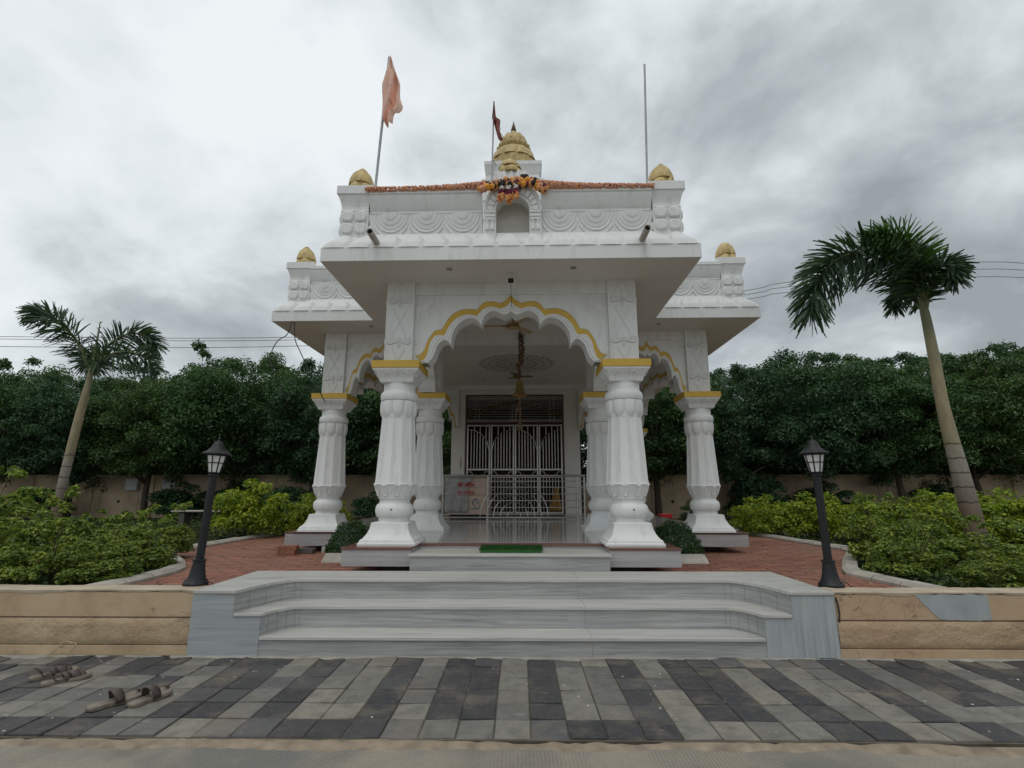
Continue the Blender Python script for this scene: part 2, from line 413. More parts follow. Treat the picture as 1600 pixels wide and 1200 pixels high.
# leaves ------------------------------------------------------------
def leaf_mesh(name, pos, nrm, length, width, mat, droop=.25, seed=0, tones=None, align=None):
    """many small folded leaf faces: pos (n,3), nrm (n,3) leaf normals"""
    r = np.random.default_rng(seed); n = len(pos)
    nrm = nrm / (np.linalg.norm(nrm, axis=1, keepdims=True) + 1e-9)
    d = r.normal(size=(n, 3)) if align is None else align + r.normal(size=(n, 3)) * .45
    d -= nrm * (d * nrm).sum(1, keepdims=True); d /= np.linalg.norm(d, axis=1, keepdims=True) + 1e-9
    s = np.cross(nrm, d); L = length * r.uniform(.6, 1.25, (n, 1)); W = width * r.uniform(.7, 1.2, (n, 1))
    a = pos; b = pos + d * L * .45 + s * W * .5 + nrm * W * .18; c = pos + d * L - nrm * L * droop; e = pos + d * L * .45 - s * W * .5 + nrm * W * .18
    V = np.stack([a, b, c, e], 1).reshape(-1, 3)
    me = bpy.data.meshes.new(name)
    me.vertices.add(4 * n); me.vertices.foreach_set('co', V.astype(np.float32).ravel())
    F = np.arange(4 * n).reshape(n, 4)
    me.loops.add(4 * n); me.loops.foreach_set('vertex_index', F.ravel().astype(np.int32))
    me.polygons.add(n); me.polygons.foreach_set('loop_start', np.arange(0, 4 * n, 4).astype(np.int32))
    me.update(calc_edges=True)
    at = me.attributes.new('var', 'FLOAT', 'FACE')
    at.data.foreach_set('value', (tones if tones is not None else r.uniform(0, 1, n)).astype(np.float32))
    me.materials.append(mat); me.validate(); return me
def mesh_obj(name, me, parent=None, loc=(0, 0, 0), rot=0, sc=(1, 1, 1)):
    o = bpy.data.objects.new(name, me); COL.objects.link(o); o.location = loc; o.rotation_euler = (0, 0, rot); o.scale = sc
    if parent: o.parent = parent
    return o
def clump_leaves(centers, radii, per, seed, up=.6, jitter=.55):
    r = np.random.default_rng(seed); P = []; N = []; T = []
    for c, rad in zip(centers, radii):
        d = r.normal(size=(per, 3)); d /= np.linalg.norm(d, axis=1, keepdims=True)
        d[:, 2] = np.where(d[:, 2] < -.35, -d[:, 2], d[:, 2])
        rr = rad * r.uniform(.45, 1.05, (per, 1)) ** .6
        P.append(np.array(c) + d * rr * np.array([1, 1, .8]))
        N.append(d * .7 + np.array([0, 0, up]) + r.normal(size=(per, 3)) * jitter)
        T.append(np.clip(r.normal(r.uniform(.3, .6), .2, per), 0, 1))
    return np.concatenate(P), np.concatenate(N), np.concatenate(T)

# ------------------------------------------------------------------ camera
cam = bpy.data.cameras.new('camera'); co = bpy.data.objects.new('camera', cam); COL.objects.link(co); scene.camera = co
cam.sensor_width = 36; cam.lens = 798.51 / 1600 * 36; cam.clip_end = 2000; cam.clip_start = .05
co.location = (.0821, 0, 1.6); co.rotation_euler = (PI / 2 + .206, 0, .0132)

# ------------------------------------------------------------------ world
w = bpy.data.worlds.new('World'); scene.world = w; w.use_nodes = True
nt = w.node_tree; N = nt.nodes; L = nt.links
bg = N['Background']
SUN_EL, SUN_AZ = 66, 200      # azimuth from +Y clockwise
sky = N.new('ShaderNodeTexSky'); sky.sky_type = 'NISHITA'; sky.sun_disc = False
sky.sun_elevation = R(SUN_EL); sky.sun_rotation = R(SUN_AZ); sky.air_density = 1.2; sky.dust_density = 2
tc = N.new('ShaderNodeTexCoord'); sp = N.new('ShaderNodeSeparateXYZ'); L.new(tc.outputs['Generated'], sp.inputs[0])
def wm(op, a, b=0.0, c=None):
    n = N.new('ShaderNodeMath'); n.operation = op
    for i, v in enumerate((a, b) if c is None else (a, b, c)):
        if hasattr(v, 'links'): L.new(v, n.inputs[i])
        else: n.inputs[i].default_value = v
    return n.outputs[0]
zc = wm('MAXIMUM', sp.outputs[2], 0.0)
den = wm('ADD', zc, .42)
cb = N.new('ShaderNodeCombineXYZ'); L.new(wm('DIVIDE', sp.outputs[0], den), cb.inputs[0]); L.new(wm('DIVIDE', sp.outputs[1], den), cb.inputs[1])
def wn(vec, scale, detail, rough, dist, off=(0, 0, 0)):
    mp = N.new('ShaderNodeMapping'); mp.inputs['Location'].default_value = off; L.new(vec, mp.inputs[0])
    n = N.new('ShaderNodeTexNoise'); n.inputs['Scale'].default_value = scale; n.inputs['Detail'].default_value = detail
    n.inputs['Roughness'].default_value = rough; n.inputs['Distortion'].default_value = dist; L.new(mp.outputs[0], n.inputs['Vector']); return n.outputs['Fac']
def wramp(f, stops):
    r = N.new('ShaderNodeValToRGB'); e = r.color_ramp.elements
    while len(e) < len(stops): e.new(.5)
    for el, (p, c) in zip(e, stops): el.position = p; el.color = (*c, 1)
    L.new(f, r.inputs[0]); return r.outputs[0]
n1 = wn(cb.outputs[0], 1.7, 6, .5, .35, (3.1, 1.7, 0))
n2 = wn(cb.outputs[0], 4.2, 7, .55, .3, (7.7, 4.2, 1))
# broad cloud banks: brighter to the upper left, heavier and greyer to the right and low down
side = wm('MULTIPLY', sp.outputs[0], -.10)
fac = wm('ADD', wm('ADD', wm('MULTIPLY', wm('SUBTRACT', n1, .5), 1.25), wm('MULTIPLY', wm('SUBTRACT', n2, .5), .95)), side)
fac = wm('ADD', fac, wm('ADD', wm('MULTIPLY', zc, .34), .37))
# broad cloud masses and breaks, their edges torn by noise
nd = N.new('ShaderNodeTexNoise'); nd.inputs['Scale'].default_value = 3.2; nd.inputs['Detail'].default_value = 5; L.new(tc.outputs['Generated'], nd.inputs['Vector'])
s1 = N.new('ShaderNodeVectorMath'); s1.operation = 'SUBTRACT'; L.new(nd.outputs['Color'], s1.inputs[0]); s1.inputs[1].default_value = (.5, .5, .5)
s2 = N.new('ShaderNodeVectorMath'); s2.operation = 'SCALE'; s2.inputs['Scale'].default_value = .55; L.new(s1.outputs[0], s2.inputs[0])
s3 = N.new('ShaderNodeVectorMath'); s3.operation = 'ADD'; L.new(tc.outputs['Generated'], s3.inputs[0]); L.new(s2.outputs[0], s3.inputs[1])
s4 = N.new('ShaderNodeVectorMath'); s4.operation = 'NORMALIZE'; L.new(s3.outputs[0], s4.inputs[0])
for d_, amp_, rad_ in [((-0.601, 0.633, 0.488), 0.11, 24),((-0.431, 0.625, 0.65), 0.06, 18),((-0.273, 0.77, 0.576), 0.10, 20),((0.1, 0.762, 0.64), 0.12, 18),((0.315, 0.663, 0.679), 0.16, 18),((0.627, 0.547, 0.555), 0.2, 20),((0.611, 0.629, 0.482), 0.1, 12),((-0.05, 0.677, 0.735), -0.26, 17),((0.226, 0.812, 0.538), -0.12, 14),((0.446, 0.72, 0.532), -0.22, 20),((0.662, 0.636, 0.398), -0.26, 16),((-0.68, 0.669, 0.299), -0.16, 14),((-0.576, 0.779, 0.248), -0.1, 12),((0.617, 0.736, 0.28), -0.18, 18),((-0.448, 0.803, 0.392), -0.1, 12),((-0.588, 0.544, 0.598), -0.12, 14),((-0.35, 0.60, 0.72), -0.12, 9),((-0.50, 0.74, 0.45), -0.10, 10),((-0.388, 0.679, 0.622), 0.12, 12),((0.488, 0.611, 0.623), -0.1, 12),]:
    dn = N.new('ShaderNodeVectorMath'); dn.operation = 'DOT_PRODUCT'; L.new(s4.outputs[0], dn.inputs[0]); dn.inputs[1].default_value = d_
    mr = N.new('ShaderNodeMapRange'); mr.interpolation_type = 'SMOOTHSTEP'; mr.inputs[1].default_value = math.cos(R(rad_)); mr.inputs[2].default_value = 1; mr.inputs[3].default_value = 0; mr.inputs[4].default_value = amp_
    L.new(dn.outputs['Value'], mr.inputs[0]); fac = wm('ADD', fac, mr.outputs[0])
cloud = wramp(fac, [(.06, (3.0, 3.3, 3.45)), (.24, (4.0, 4.36, 4.55)), (.38, (5.0, 5.4, 5.6)), (.50, (6.2, 6.65, 6.85)), (.62, (7.2, 7.65, 7.85)), (.85, (8.2, 8.55, 8.7))])
# unseen sky behind the camera slightly dimmed, added to darken the facade
hv = N.new('ShaderNodeMapRange'); hv.inputs[1].default_value = -.75; hv.inputs[2].default_value = .25; hv.inputs[3].default_value = .92; hv.inputs[4].default_value = 1.0; hv.interpolation_type = 'SMOOTHSTEP'
L.new(sp.outputs[1], hv.inputs[0]); sv = N.new('ShaderNodeVectorMath'); sv.operation = 'SCALE'; L.new(cloud, sv.inputs[0]); L.new(hv.outputs[0], sv.inputs['Scale']); cloud = sv.outputs[0]
mx = N.new('ShaderNodeMix'); mx.data_type = 'RGBA'; mx.inputs[0].default_value = .93
L.new(sky.outputs[0], mx.inputs[6]); L.new(cloud, mx.inputs[7]); L.new(mx.outputs[2], bg.inputs[0])
bg.inputs[1].default_value = .1

sl = bpy.data.lights.new('sun', 'SUN'); sl.energy = .5; sl.angle = R(25); sl.color = (1, .96, .9)
so = bpy.data.objects.new('sun', sl); COL.objects.link(so)
az = R(SUN_AZ); el = R(SUN_EL)
sd = Vector((math.sin(az) * math.cos(el), math.cos(az) * math.cos(el), math.sin(el)))
so.rotation_euler = sd.to_track_quat('Z', 'Y').to_euler(); so.location = (0, -5, 20)
scene.view_settings.view_transform = 'Standard'; scene.view_settings.look = 'None'
scene.view_settings.exposure = .15; scene.view_settings.gamma = 1
scene.cycles.max_bounces = 8; scene.cycles.diffuse_bounces = 5; scene.cycles.transparent_max_bounces = 4

# ------------------------------------------------------------------ setting: ground, footpath, road, courtyard
g = MB(); g.box(-400, 400, -300, 900, -.5, -.06)
tag(g.build('ground', M['ground']), kind='structure')
g = MB(); g.box(-30, 30, -6, 3.745, -.06, -.022)
tag(g.build('road', M['road']), kind='structure')
# footpath pavers, each a small bevelled block inside one mesh
PW, PD = .2525, .281
pav = {}
def setcols(cols, rows, dark):
    for c in cols:
        for r_ in rows: pav[(c, r_)] = dark
D, Lt = 1, 0
setcols([1, 4, -1, -2, -4, 6, 7], range(0, 5), D); setcols([4], [5], D); setcols([1], [5], D)
setcols([2, 3], [5], D); setcols([-4, -5, -6, -7], [5], D); setcols([-7], range(0, 6), D)
setcols([-9, -10], range(0, 5), D); setcols([-9], [5], Lt); setcols([9], range(1, 6), D); setcols([12], range(0, 5), D)
setcols([10, 13], [5], D); setcols([14, 15], range(0, 4), D); setcols([-12], range(2, 6), D); setcols([-13], range(0, 2), D); setcols([-14], [0, 1], D)
setcols([-11], [0], D); setcols([-13, -14], [5], D); setcols([17], range(0, 6), D); setcols([19, 20], range(0, 4), D); setcols([-16, -17], range(0, 4), D); setcols([-15], [5], D)
setcols([-19, -20, -22], range(1, 5), D); setcols([22, 24], range(1, 6), D)
pm = MB(); bev = .006; tones = []; vars_ = []
for c in range(-30, 31):
    for r_ in range(0, 6):
        x0 = -.092 - .00 + c * PW; x1 = x0 + PW; y1 = 5.197 - (r_ - 1) * PD; y0 = y1 - PD
        if r_ == 0: y1 = 5.46
        g_ = .0040 + .0020 * random.random()
        dz = random.uniform(-.006, .003); tx, ty = random.uniform(-.004, .004), random.uniform(-.004, .004)
        j = lambda: random.uniform(-.002, .002)
        b = bev
        low = [(x0 + g_, y0 + g_), (x1 - g_, y0 + g_), (x1 - g_, y1 - g_), (x0 + g_, y1 - g_)]
        low = [(px + j(), py_ + j()) for px, py_ in low]
        top = [(low[0][0] + b, low[0][1] + b), (low[1][0] - b, low[1][1] + b), (low[2][0] - b, low[2][1] - b), (low[3][0] + b, low[3][1] - b)]
        z = lambda i: dz + (tx if i in (1, 2) else -tx) + (ty if i > 1 else -ty)
        vs = [(*p, -.055) for p in low] + [(*p, z(i) - .005) for i, p in enumerate(low)] + [(*p, z(i)) for i, p in enumerate(top)]
        isd = pav.get((c, r_), None)
        if isd is None: isd = 0 if abs(c) < 15 else (1 if random.random() < .35 else 0)
        pm.ct = random.choice([.05, .12, .18, .25, .32, .1]) if isd else random.choice([.50, .58, .66, .74, .82, .92, .68, .6, .78])
        if isd and r_ == 5 and c in (1, -7): pm.ct = .45
        pm.add(vs, [(0, 1, 5, 4), (1, 2, 6, 5), (2, 3, 7, 6), (3, 0, 4, 7), (4, 5, 9, 8), (5, 6, 10, 9), (6, 7, 11, 10), (7, 4, 8, 11), (8, 9, 10, 11)])
o = pm.build('footpath', M['pavers'], tone=True); tag(o, kind='structure')
M['bedding'] = plain('dusty_bedding', (.11, .092, .07), .95, var=.3, scale=6)
g = MB(); g.box(-30, 30, 3.78, 5.50, -.058, -.013); tag(g.build('footpath_bedding', M['bedding']), kind='structure')
# sand and mortar drifted along both edges of the footpath
def ragged_strip(name, y0, y1, z, x0, x1, amp, mat, seed, step=.05, front=None):
    rr = random.Random(seed); n = int((x1 - x0) / step); a = b = 0; rows = [[], [], []]
    for i in range(n + 1):
        x = x0 + i * step; a = a * .8 + rr.uniform(-amp, amp) * .5; b = b * .85 + rr.uniform(-amp, amp) * .6
        big = amp * 1.6 * max(0, math.sin(x * 1.7 + seed) - .55)
        rows[0].append((x, y0 + a * .8 - big, z - .01 if front is None else front)); rows[1].append((x, (y0 + y1) / 2, z + .004 - (.006 if front else 0))); rows[2].append((x, y1 + b + big, z - .012))
    m = MB(); m.grid(rows); o = m.build(name, mat, smooth=60); return tag(o, kind='structure')
ragged_strip('sand_strip', 3.66, 3.785, -.006, -12, 12, .05, M['sand'], 3, front=-.026)
ragged_strip('mortar_strip', 5.475, 5.40, .006, -12, -3.25, .06, plain('grey_mortar', (.33, .31, .27), .9, bump=.4), 5)
ragged_strip('mortar_strip', 5.475, 5.415, .006, -3.25, 12, .03, bpy.data.materials['grey_mortar'], 9)

# raised garden ground
g = MB(); g.box(-60, -3.20, 5.70, 6.76, -.058, .48); g.box(3.20, 60, 5.70, 6.76, -.058, .48); g.box(-60, 60, 6.7605, 60, -.058, .48); tag(g.build('garden_soil', M['soil']), kind='structure')
KL = [(-4.46, 5.76), (-4.42, 6.6), (-4.44, 7.25), (-5.0, 8.1), (-5.97, 9.26), (-5.95, 12.1), (-5.45, 16), (-5.0, 19.2)]
KR = [(4.42, 5.76), (4.36, 6.4), (4.30, 7.1), (5.1, 8.4), (6.0, 9.7), (5.85, 12.1), (5.5, 16), (5.2, 19.2)]
kl = resample(KL, 40); kr = resample(KR, 40)
g = MB()
def kx(line, y): return float(np.interp(y, [p[1] for p in line], [p[0] for p in line]))
ys_ = np.linspace(5.76, 6.76, 6)
g.prism([(kx(KL, y), y) for y in ys_], [(-3.205, y) for y in ys_], .47, .53); g.prism([(3.205, y) for y in ys_], [(kx(KR, y), y) for y in ys_], .47, .53)
ys_ = np.linspace(6.7605, 19.2, 40)
g.prism([(kx(KL, y), y) for y in ys_], [(kx(KR, y), y) for y in ys_], .47, .53)
tag(g.build('courtyard_paving', M['paving_red']), kind='structure')
for line, sgn in ((KL, -1), (KR, 1)):
    m = MB(); d = resample(line, 60); total = 0
    P = resample(line, 34)
    for i in range(len(P) - 1):
        a, b = Vector((*P[i], 0)), Vector((*P[i + 1], 0)); t = (b - a).normalized(); a = a + t * .011; b = b - t * .011
        nrm = Vector((-t.y, t.x, 0)); nrm = nrm if nrm.x * sgn > 0 else -nrm
        h = .60 + random.uniform(-.006, .006)
        sec = [(0, .45), (0, .565), (.05, h), (.19, h), (.19, .45)]
        m.loft([[tuple(q + nrm * o_ + Vector((0, 0, z))) for o_, z in sec] for q in (a, b)])
    tag(m.build('kerb', M['kerb'], bevel=.006), kind='structure')

# front retaining walls (two separate walls, one on each side of the steps)
def front_wall(name, x0, x1, y, mats, label, patch=False):
    root = empty(name, ((x0 + x1) / 2, y, 0)); tag(root, label, 'wall')
    cx = (x0 + x1) / 2; a, b = x0 - cx, x1 - cx
    m = MB(); m.box(a, b, 0.012, .24, .345, .585); m.build('upper_band', mats[0], root, bevel=.008)
    # chiselled band as a gently uneven face
    m = MB(); n = int((b - a) / .06); rr = random.Random(int(abs(x0) * 10))
    rows = []
    for k in range(8):
        z = .092 + (.335 - .092) * k / 7
        rows.append([(a + (b - a) * i / n, (.012 if k in (0, 7) else -.004 + rr.uniform(-.007, .007)), z) for i in range(n + 1)])
    m.grid(rows); m.box(a, b, .03, .24, .08, .34); m.build('rough_band', mats[1], root, smooth=70)
    m = MB(); m.box(a, b, .006, .24, -.05, .082); m.build('base_band', mats[0], root, bevel=.006)
    m = MB()
    n = int((b - a) / .05); rows = [[], [], [], []]; w_ = 0
    for i in range(n + 1):
        x = a + (b - a) * i / n; w_ = w_ * .8 + rr.uniform(-.008, .008); zt_ = .600 + w_ * .3
        rows[0].append((x, .008, .586 + w_)); rows[1].append((x, .004, zt_ + .006)); rows[2].append((x, .03, zt_ + .012)); rows[3].append((x, .26, zt_ + .010))
    m.grid(rows); m.build('cap', M['fw_cap'], root, smooth=50)
    if patch:
        m = MB(); rr = random.Random(4)
        out = [(4.02, .589), (4.07, .53), (4.14, .45), (4.20, .39), (4.26, .355), (4.45, .349), (4.66, .350), (4.735, .36), (4.745, .40), (4.74, .50), (4.735, .57), (4.70, .588), (4.4, .590)]
        sp_ = smooth_path([(x - cx, 0, z) for x, z in out] + [(out[0][0] - cx, 0, out[0][1])], 4)
        sp_ = [Vector((p.x + rr.uniform(-.006, .006), 0, p.z + rr.uniform(-.006, .006))) for p in sp_[:-1]]
        m.loft([[(p.x, .011, p.z) for p in sp_], [(p.x, .0075, p.z) for p in sp_]]); m.build('cement_patch', M['patch'], root)
        m = MB(); m.tube([(a + .012, .002, .56), (a + .022, -.006, .5), (a + .028, -.004, .4), (a + .02, .004, .33)], .008, 5); m.build('cable_end', M['wire'], root)
    return root
front_wall('plaster_wall', -14, -3.222, 5.50, (M['fw'], M['fw_rough']), 'cream plaster garden wall with a chiselled band, left of the marble steps')
front_wall('plaster_wall', 3.222, 14, 5.46, (M['fw_r'], M['fw_rough_r']), 'cracked brown plaster garden wall with grey cement patch, right of the steps', True)

# ------------------------------------------------------------------ marble steps
M['joint'] = plain('slab_joint', (.25, .26, .26), .9)
st = empty('marble_steps', (0, 5.46, 0)); tag(st, 'wide grey marble entrance steps with curved inner ends below the temple', 'steps')
Yf = 5.46
def curve_line(xe, xs, yb, n=14):
    pts = []
    for i in range(n + 1):
        t = PI / 2 * i / n
        pts.append((-xe + (xe - xs) * (1 - math.cos(t)) ** .82, yb * math.sin(t) ** 1.12 if i else 0.0))
    return pts + [(-x, y) for x, y in pts[::-1]]
N_ = 30
c1 = [(x, 0.0) for x in np.linspace(-2.5, 2.5, N_)]
c2 = curve_line(2.5, 2.25, .33); c2b = [(-2.78, 0)] + c2[1:-1] + [(2.78, 0)]
c3 = curve_line(2.78, 2.40, .70); c3b = [(-3.21, 0)] + c3[1:-1] + [(3.21, 0)]
def outset(l, d):
    out = []
    for i, p in enumerate(l):
        a = Vector(l[max(i - 1, 0)]); b = Vector(l[min(i + 1, len(l) - 1)]); t = (b - a).normalized(); out.append((p[0] + t.y * d, p[1] - t.x * d))
    return out
def full(c, xo):
    """front polyline including the flat block ends"""
    return [(-xo, 0.0)] + c + [(xo, 0.0)]
m = MB()
p3 = full(c3, 3.21); bk = [(x, 1.285) for x, y in p3]
m.prism(p3, bk, -.05, .582)
p2 = full(c2, 2.78); p2k = [(-2.78, 0.0)] + c3 + [(2.78, 0.0)]
m.prism(p2, [(-2.7799, .0001)] + [(x, y + .001) for x, y in c3] + [(2.7799, .0001)], -.05, .369)
c1r = [(x, 0.0) for x in np.linspace(-2.5, 2.5, len(c2))]
m.prism(c1r, [(x, y + .001) for x, y in c2], -.05, .151)
riser = m
m = MB()
def plate(front, backl, z0, z1, d):
    f = outset(front, d)
    m.prism(f, backl, z0, z1)
plate(p3, bk, .583, .614, .022)
plate(p2, [(-2.77, .012)] + [(x, y + .004) for x, y in c3] + [(2.77, .012)], .370, .400, .022)
plate(c1r, [(x, y + .004) for x, y in c2], .152, .182, .022)
m.build('tread', M['marble_tread'], st, bevel=.009)
# side panels, facing stone 5 mm proud
for s_, mt in ((-1, M['marble_l']), (1, M['marble_v'])):
    m = MB()
    def bx(xa, xb, za, zb):
        lo, hi = sorted((s_ * xa, s_ * xb)); m.box(lo, hi, -.008, .02, za, zb)
    bx(2.508, 3.214, -.05, .366); bx(2.79, 3.214, .402, .580); bx(2.79, 3.214, .366, .402)
    m.build('side_panel', mt, st)
# joints between the slabs, in the riser mesh
m = riser; m.cm = 1
for c, z0, z1 in ((c3, .402, .58), (c2, .184, .366)):
    for i in (3, 6, 9, 12, 14, len(c) - 4, len(c) - 7, len(c) - 10, len(c) - 13, len(c) - 15):
        a = Vector(c[i]); t = (Vector(c[i + 1]) - Vector(c[i - 1])).normalized(); nrm = Vector((t.y, -t.x))
        p = a + nrm * .0008
        m.box(p.x - .0016, p.x + .0016, p.y - .0016, p.y + .0016, z0, z1)
for x, y, z0, z1 in ((.75, .699, .402, .58), (.78, .329, .184, .366), (.80, -.001, 0, .15)): m.box(x - .002, x + .002, y - .0015, y + .002, z0, z1)
for x, y0, y1, z in ((.75, .68, 1.49, .6145), (.78, .31, .69, .4005), (.80, -.018, .32, .1825)): m.box(x - .002, x + .002, y0, min(y1, 1.28), z - .004, z + .0004)
m.build('riser', [M['marble'], M['joint']], st, smooth=30)

# ------------------------------------------------------------------ temple
Y2 = 9.966; BROT = -.0124
TM = Matrix.Translation((0, Y2, 0)) @ Matrix.Rotation(BROT, 4, 'Z') @ Matrix.Translation((0, -Y2, 0))
def TW(x, y, z): return tuple(TM @ Vector((x, y, z)))
temple = empty('temple', (0, Y2, 0), BROT); tag(temple, 'white carved open temple pavilion with ochre trim and a gold topped tower', 'temple')
OFF = (0, -Y2, 0)
def tp(mb, name, mat, **k): return mb.build(name, mat, temple, OFF, **k)
A, B, Y1, Y3 = 1.663, 3.576, 7.465, 15.926
ZF, ZC, ZE1, ZE2, ZH = .876, 3.452, 4.711, 4.913, 4.85
# plinth
m = MB()
m.box(-2.2, -1.29, 6.93, 9.43, .64, .842); m.box(1.29, 2.2, 6.93, 9.43, .64, .842); m.box(-1.289, 1.289, 7.46, 9.43, .64, .842); m.box(-4.115, 4.115, 9.431, 20.5, .64, .842)
tp(m, 'plinth', M['marble_plinth'])
m = MB()
m.box(-2.212, -1.28, 6.918, 9.43, .8425, .878); m.box(1.28, 2.212, 6.918, 9.43, .8425, .878); m.box(-1.279, 1.279, 7.45, 9.43, .8425, .878); m.box(-4.127, 4.127, 9.431, 20.512, .8425, .878)
tp(m, 'granite_edge', M['granite'], bevel=.004)
m = MB(); m.box(-2.05, -1.33, 7.08, 9.4, .8775, .8815); m.box(1.33, 2.05, 7.08, 9.4, .8775, .8815); m.box(-1.3295, 1.3295, 7.58, 9.4, .8775, .8815); m.box(-3.97, 3.97, 9.4005, 16.3, .8775, .8815)
tp(m, 'floor', M['floor'])
m = MB(); m.box(-1.8, 1.8, 7.35, 9.9, .45, .639); m.box(-3.7, 3.7, 9.9, 20, .45, .639); tp(m, 'foundation', M['foundation'])
m = MB(); m.box(-1.27, 1.27, 6.80, 7.448, .5, .778); tp(m, 'entry_step_riser', M['marble'])
m = MB(); m.box(-1.288, 1.288, 6.775, 7.449, .779, .812); tp(m, 'entry_step_tread', M['marble_tread'], bevel=.008)

# columns: shaft > base, capital, yellow_band, pier ...
def gauss(x, s): return math.exp(-(x / s) ** 2)
def shaft_mod(th, z):
    u = (th / (2 * PI) * 12) % 1 - .5
    poly = math.cos(PI / 12) / math.cos(2 * PI / 12 * u)
    e = .5 - abs(u)
    return poly * (1 + .026 * gauss(e - .085, .04) - .034 * gauss(e, .028))
zz = lambda z: z - ZF
shaft = MB()
shaft.lathe([(.300, zz(1.69)), (.287, zz(1.75)), (.238, zz(2.64)), (.235, zz(2.74))], 144, mod=shaft_mod)
col = shaft.build('column', M['white'], temple, smooth=25)
m = MB()
m.square_loft([(.392, 0), (.392, .034), (.376, .040), (.366, .075), (.335, .095), (.296, .150), (.268, .215), (.256, .275), (.256, .292), (.236, .298)])
m.build('base', M['white'], col, smooth=28, bevel=.006)
m = MB()
m.lathe([(.215, zz(1.17)), (.215, zz(1.235)), (.245, zz(1.245)), (.262, zz(1.285)), (.268, zz(1.33)), (.262, zz(1.375)), (.245, zz(1.41)), (.222, zz(1.425)), (.214, zz(1.44)), (.214, zz(1.485)), (.232, zz(1.49)), (.232, zz(1.51)), (.250, zz(1.56)), (.285, zz(1.66)), (.292, zz(1.70)), (.278, zz(1.712))], 64)
# curled lotus outlines on the cup
n = 10
for q in range(n):
    for half in (0,):
        pts = []
        for k in range(15):
            t = k / 14; a = -1 + 2 * t
            zt_ = 1.662 + .030 * math.sqrt(max(0, 1 - abs(a) ** 2.6))
            z = zt_; rr = np.interp(z, [1.49, 1.56, 1.66, 1.70], [.233, .250, .285, .292]) + .004
            th = 2 * PI * (q + .5 + .43 * a) / n
            pts.append((rr * math.cos(th), rr * math.sin(th), zz(z)))
        m.tube(pts, .013, 6)
        pts = []
        for k in range(9):
            t = k / 8; a = -1 + 2 * t
            z = 1.655 - .125 * math.sqrt(max(0, 1 - abs(a) ** 3.2))
            rr = np.interp(z, [1.49, 1.56, 1.66, 1.70], [.233, .250, .285, .292]) + .004
            th = 2 * PI * (q + .20 * a) / n
            pts.append((rr * math.cos(th), rr * math.sin(th), zz(z)))
        m.tube(pts, .012, 6)
        m.sphere((.290 * math.cos(2 * PI * (q + .5) / n), .290 * math.sin(2 * PI * (q + .5) / n), zz(1.69)), .022, 8, 5, (1, 1, .7))
m.build('lotus_cup', M['white'], col, smooth=50)
m = MB()
m.lathe([(.237, zz(2.64)), (.245, zz(2.86)), (.243, zz(2.89)), (.262, zz(2.895)), (.275, zz(2.93)), (.275, zz(2.975)), (.262, zz(3.01)), (.238, zz(3.025)), (.232, zz(3.05)), (.232, zz(3.16))], 64)
m.petal(9, .252, .242, zz(2.885), zz(2.64), .026, 'bottom', k=.45)
m.build('lotus_ring', M['white'], col, smooth=50)
m = MB()
m.square_loft([(.236, zz(3.15)), (.245, zz(3.168)), (.250, zz(3.19)), (.262, zz(3.23)), (.290, zz(3.275)), (.322, zz(3.305)), (.332, zz(3.32)), (.332, zz(3.3445))])
for k in range(4):
    st0 = len(m.v)
    for cx in (-.14, .14):
        pts = []
        for i in range(16):
            a = i / 15 * 2.6 * PI; r_ = .058 * (1 - i / 15 * .75)
            pts.append((cx + r_ * math.sin(a) * (1 if cx < 0 else -1), -(.275 + (.018 + r_ * math.cos(a)) * .55), zz(3.255) + r_ * math.cos(a) * .75))
        m.tube(pts, .008, 5)
    for cx in (-.24, 0, .24): m.tube([(cx, -.268, zz(3.215)), (cx, -.285, zz(3.25)), (cx * 1.1, -.315, zz(3.29))], .010, 5)
    m.xf(Matrix.Rotation(k * PI / 2, 4, 'Z'), st0)
m.build('capital', M['white'], col, smooth=30)
m = MB(); m.box(-.347, .347, -.347, .347, zz(3.345), zz(3.452)); m.build('yellow_band', M['yellow'], col, bevel=.004)
def pier_motif(m, y, hw, z0, z1):
    H = z1 - z0; r_ = .0085
    Z = lambda t: z0 + H * t
    def lobe(pts, hgt):
        P = smooth_path([(px, y, pz_) for px, pz_ in pts] + [(pts[0][0], y, pts[0][1])], 4)[:-1]
        c = sum(P, Vector()) / len(P)
        r1 = [c + (p - c) * .80 + Vector((0, -hgt, 0)) for p in P]; r2 = [c + (p - c) * .35 + Vector((0, -hgt * .55, 0)) for p in P]
        m.loft([[tuple(p) for p in P], [tuple(p) for p in r1], [tuple(p) for p in r2]])
    def flower(zc, w):
        for sx in (-1, 1):
            lobe([(sx * .012, zc), (sx * w * .4, zc + .055), (sx * w * .85, zc + .078), (sx * w * 1.02, zc + .02), (sx * w * .85, zc - .038), (sx * w * .4, zc - .03)], .016)
        for sz in (-1, 1): lobe([(0, zc + sz * .012), (.03, zc + sz * .045), (0, zc + sz * .088), (-.03, zc + sz * .045)], .012)
        m.sphere((0, y, zc), .02, 8, 5, (1, .8, 1))
    m.tube(smooth_path([(-.12, y, Z(.80)), (-.10, y, Z(.87)), (0, y, Z(.985)), (.10, y, Z(.87)), (.12, y, Z(.80))], 6), r_, 5)
    flower(Z(.745), hw); flower(Z(.235), hw)
    for sx in (-1, 1):
        m.tube([(sx * .085, y, Z(.68)), (sx * .10, y, Z(.64)), (0, y, Z(.48))], r_, 4)
        m.tube([(0, y, Z(.48)), (sx * .095, y, Z(.34)), (sx * .085, y, Z(.30))], r_, 4)
        m.tube([(sx * .085, y, Z(.17)), (sx * .09, y, Z(.14)), (0, y, Z(.01))], r_, 4)
PWD = .210
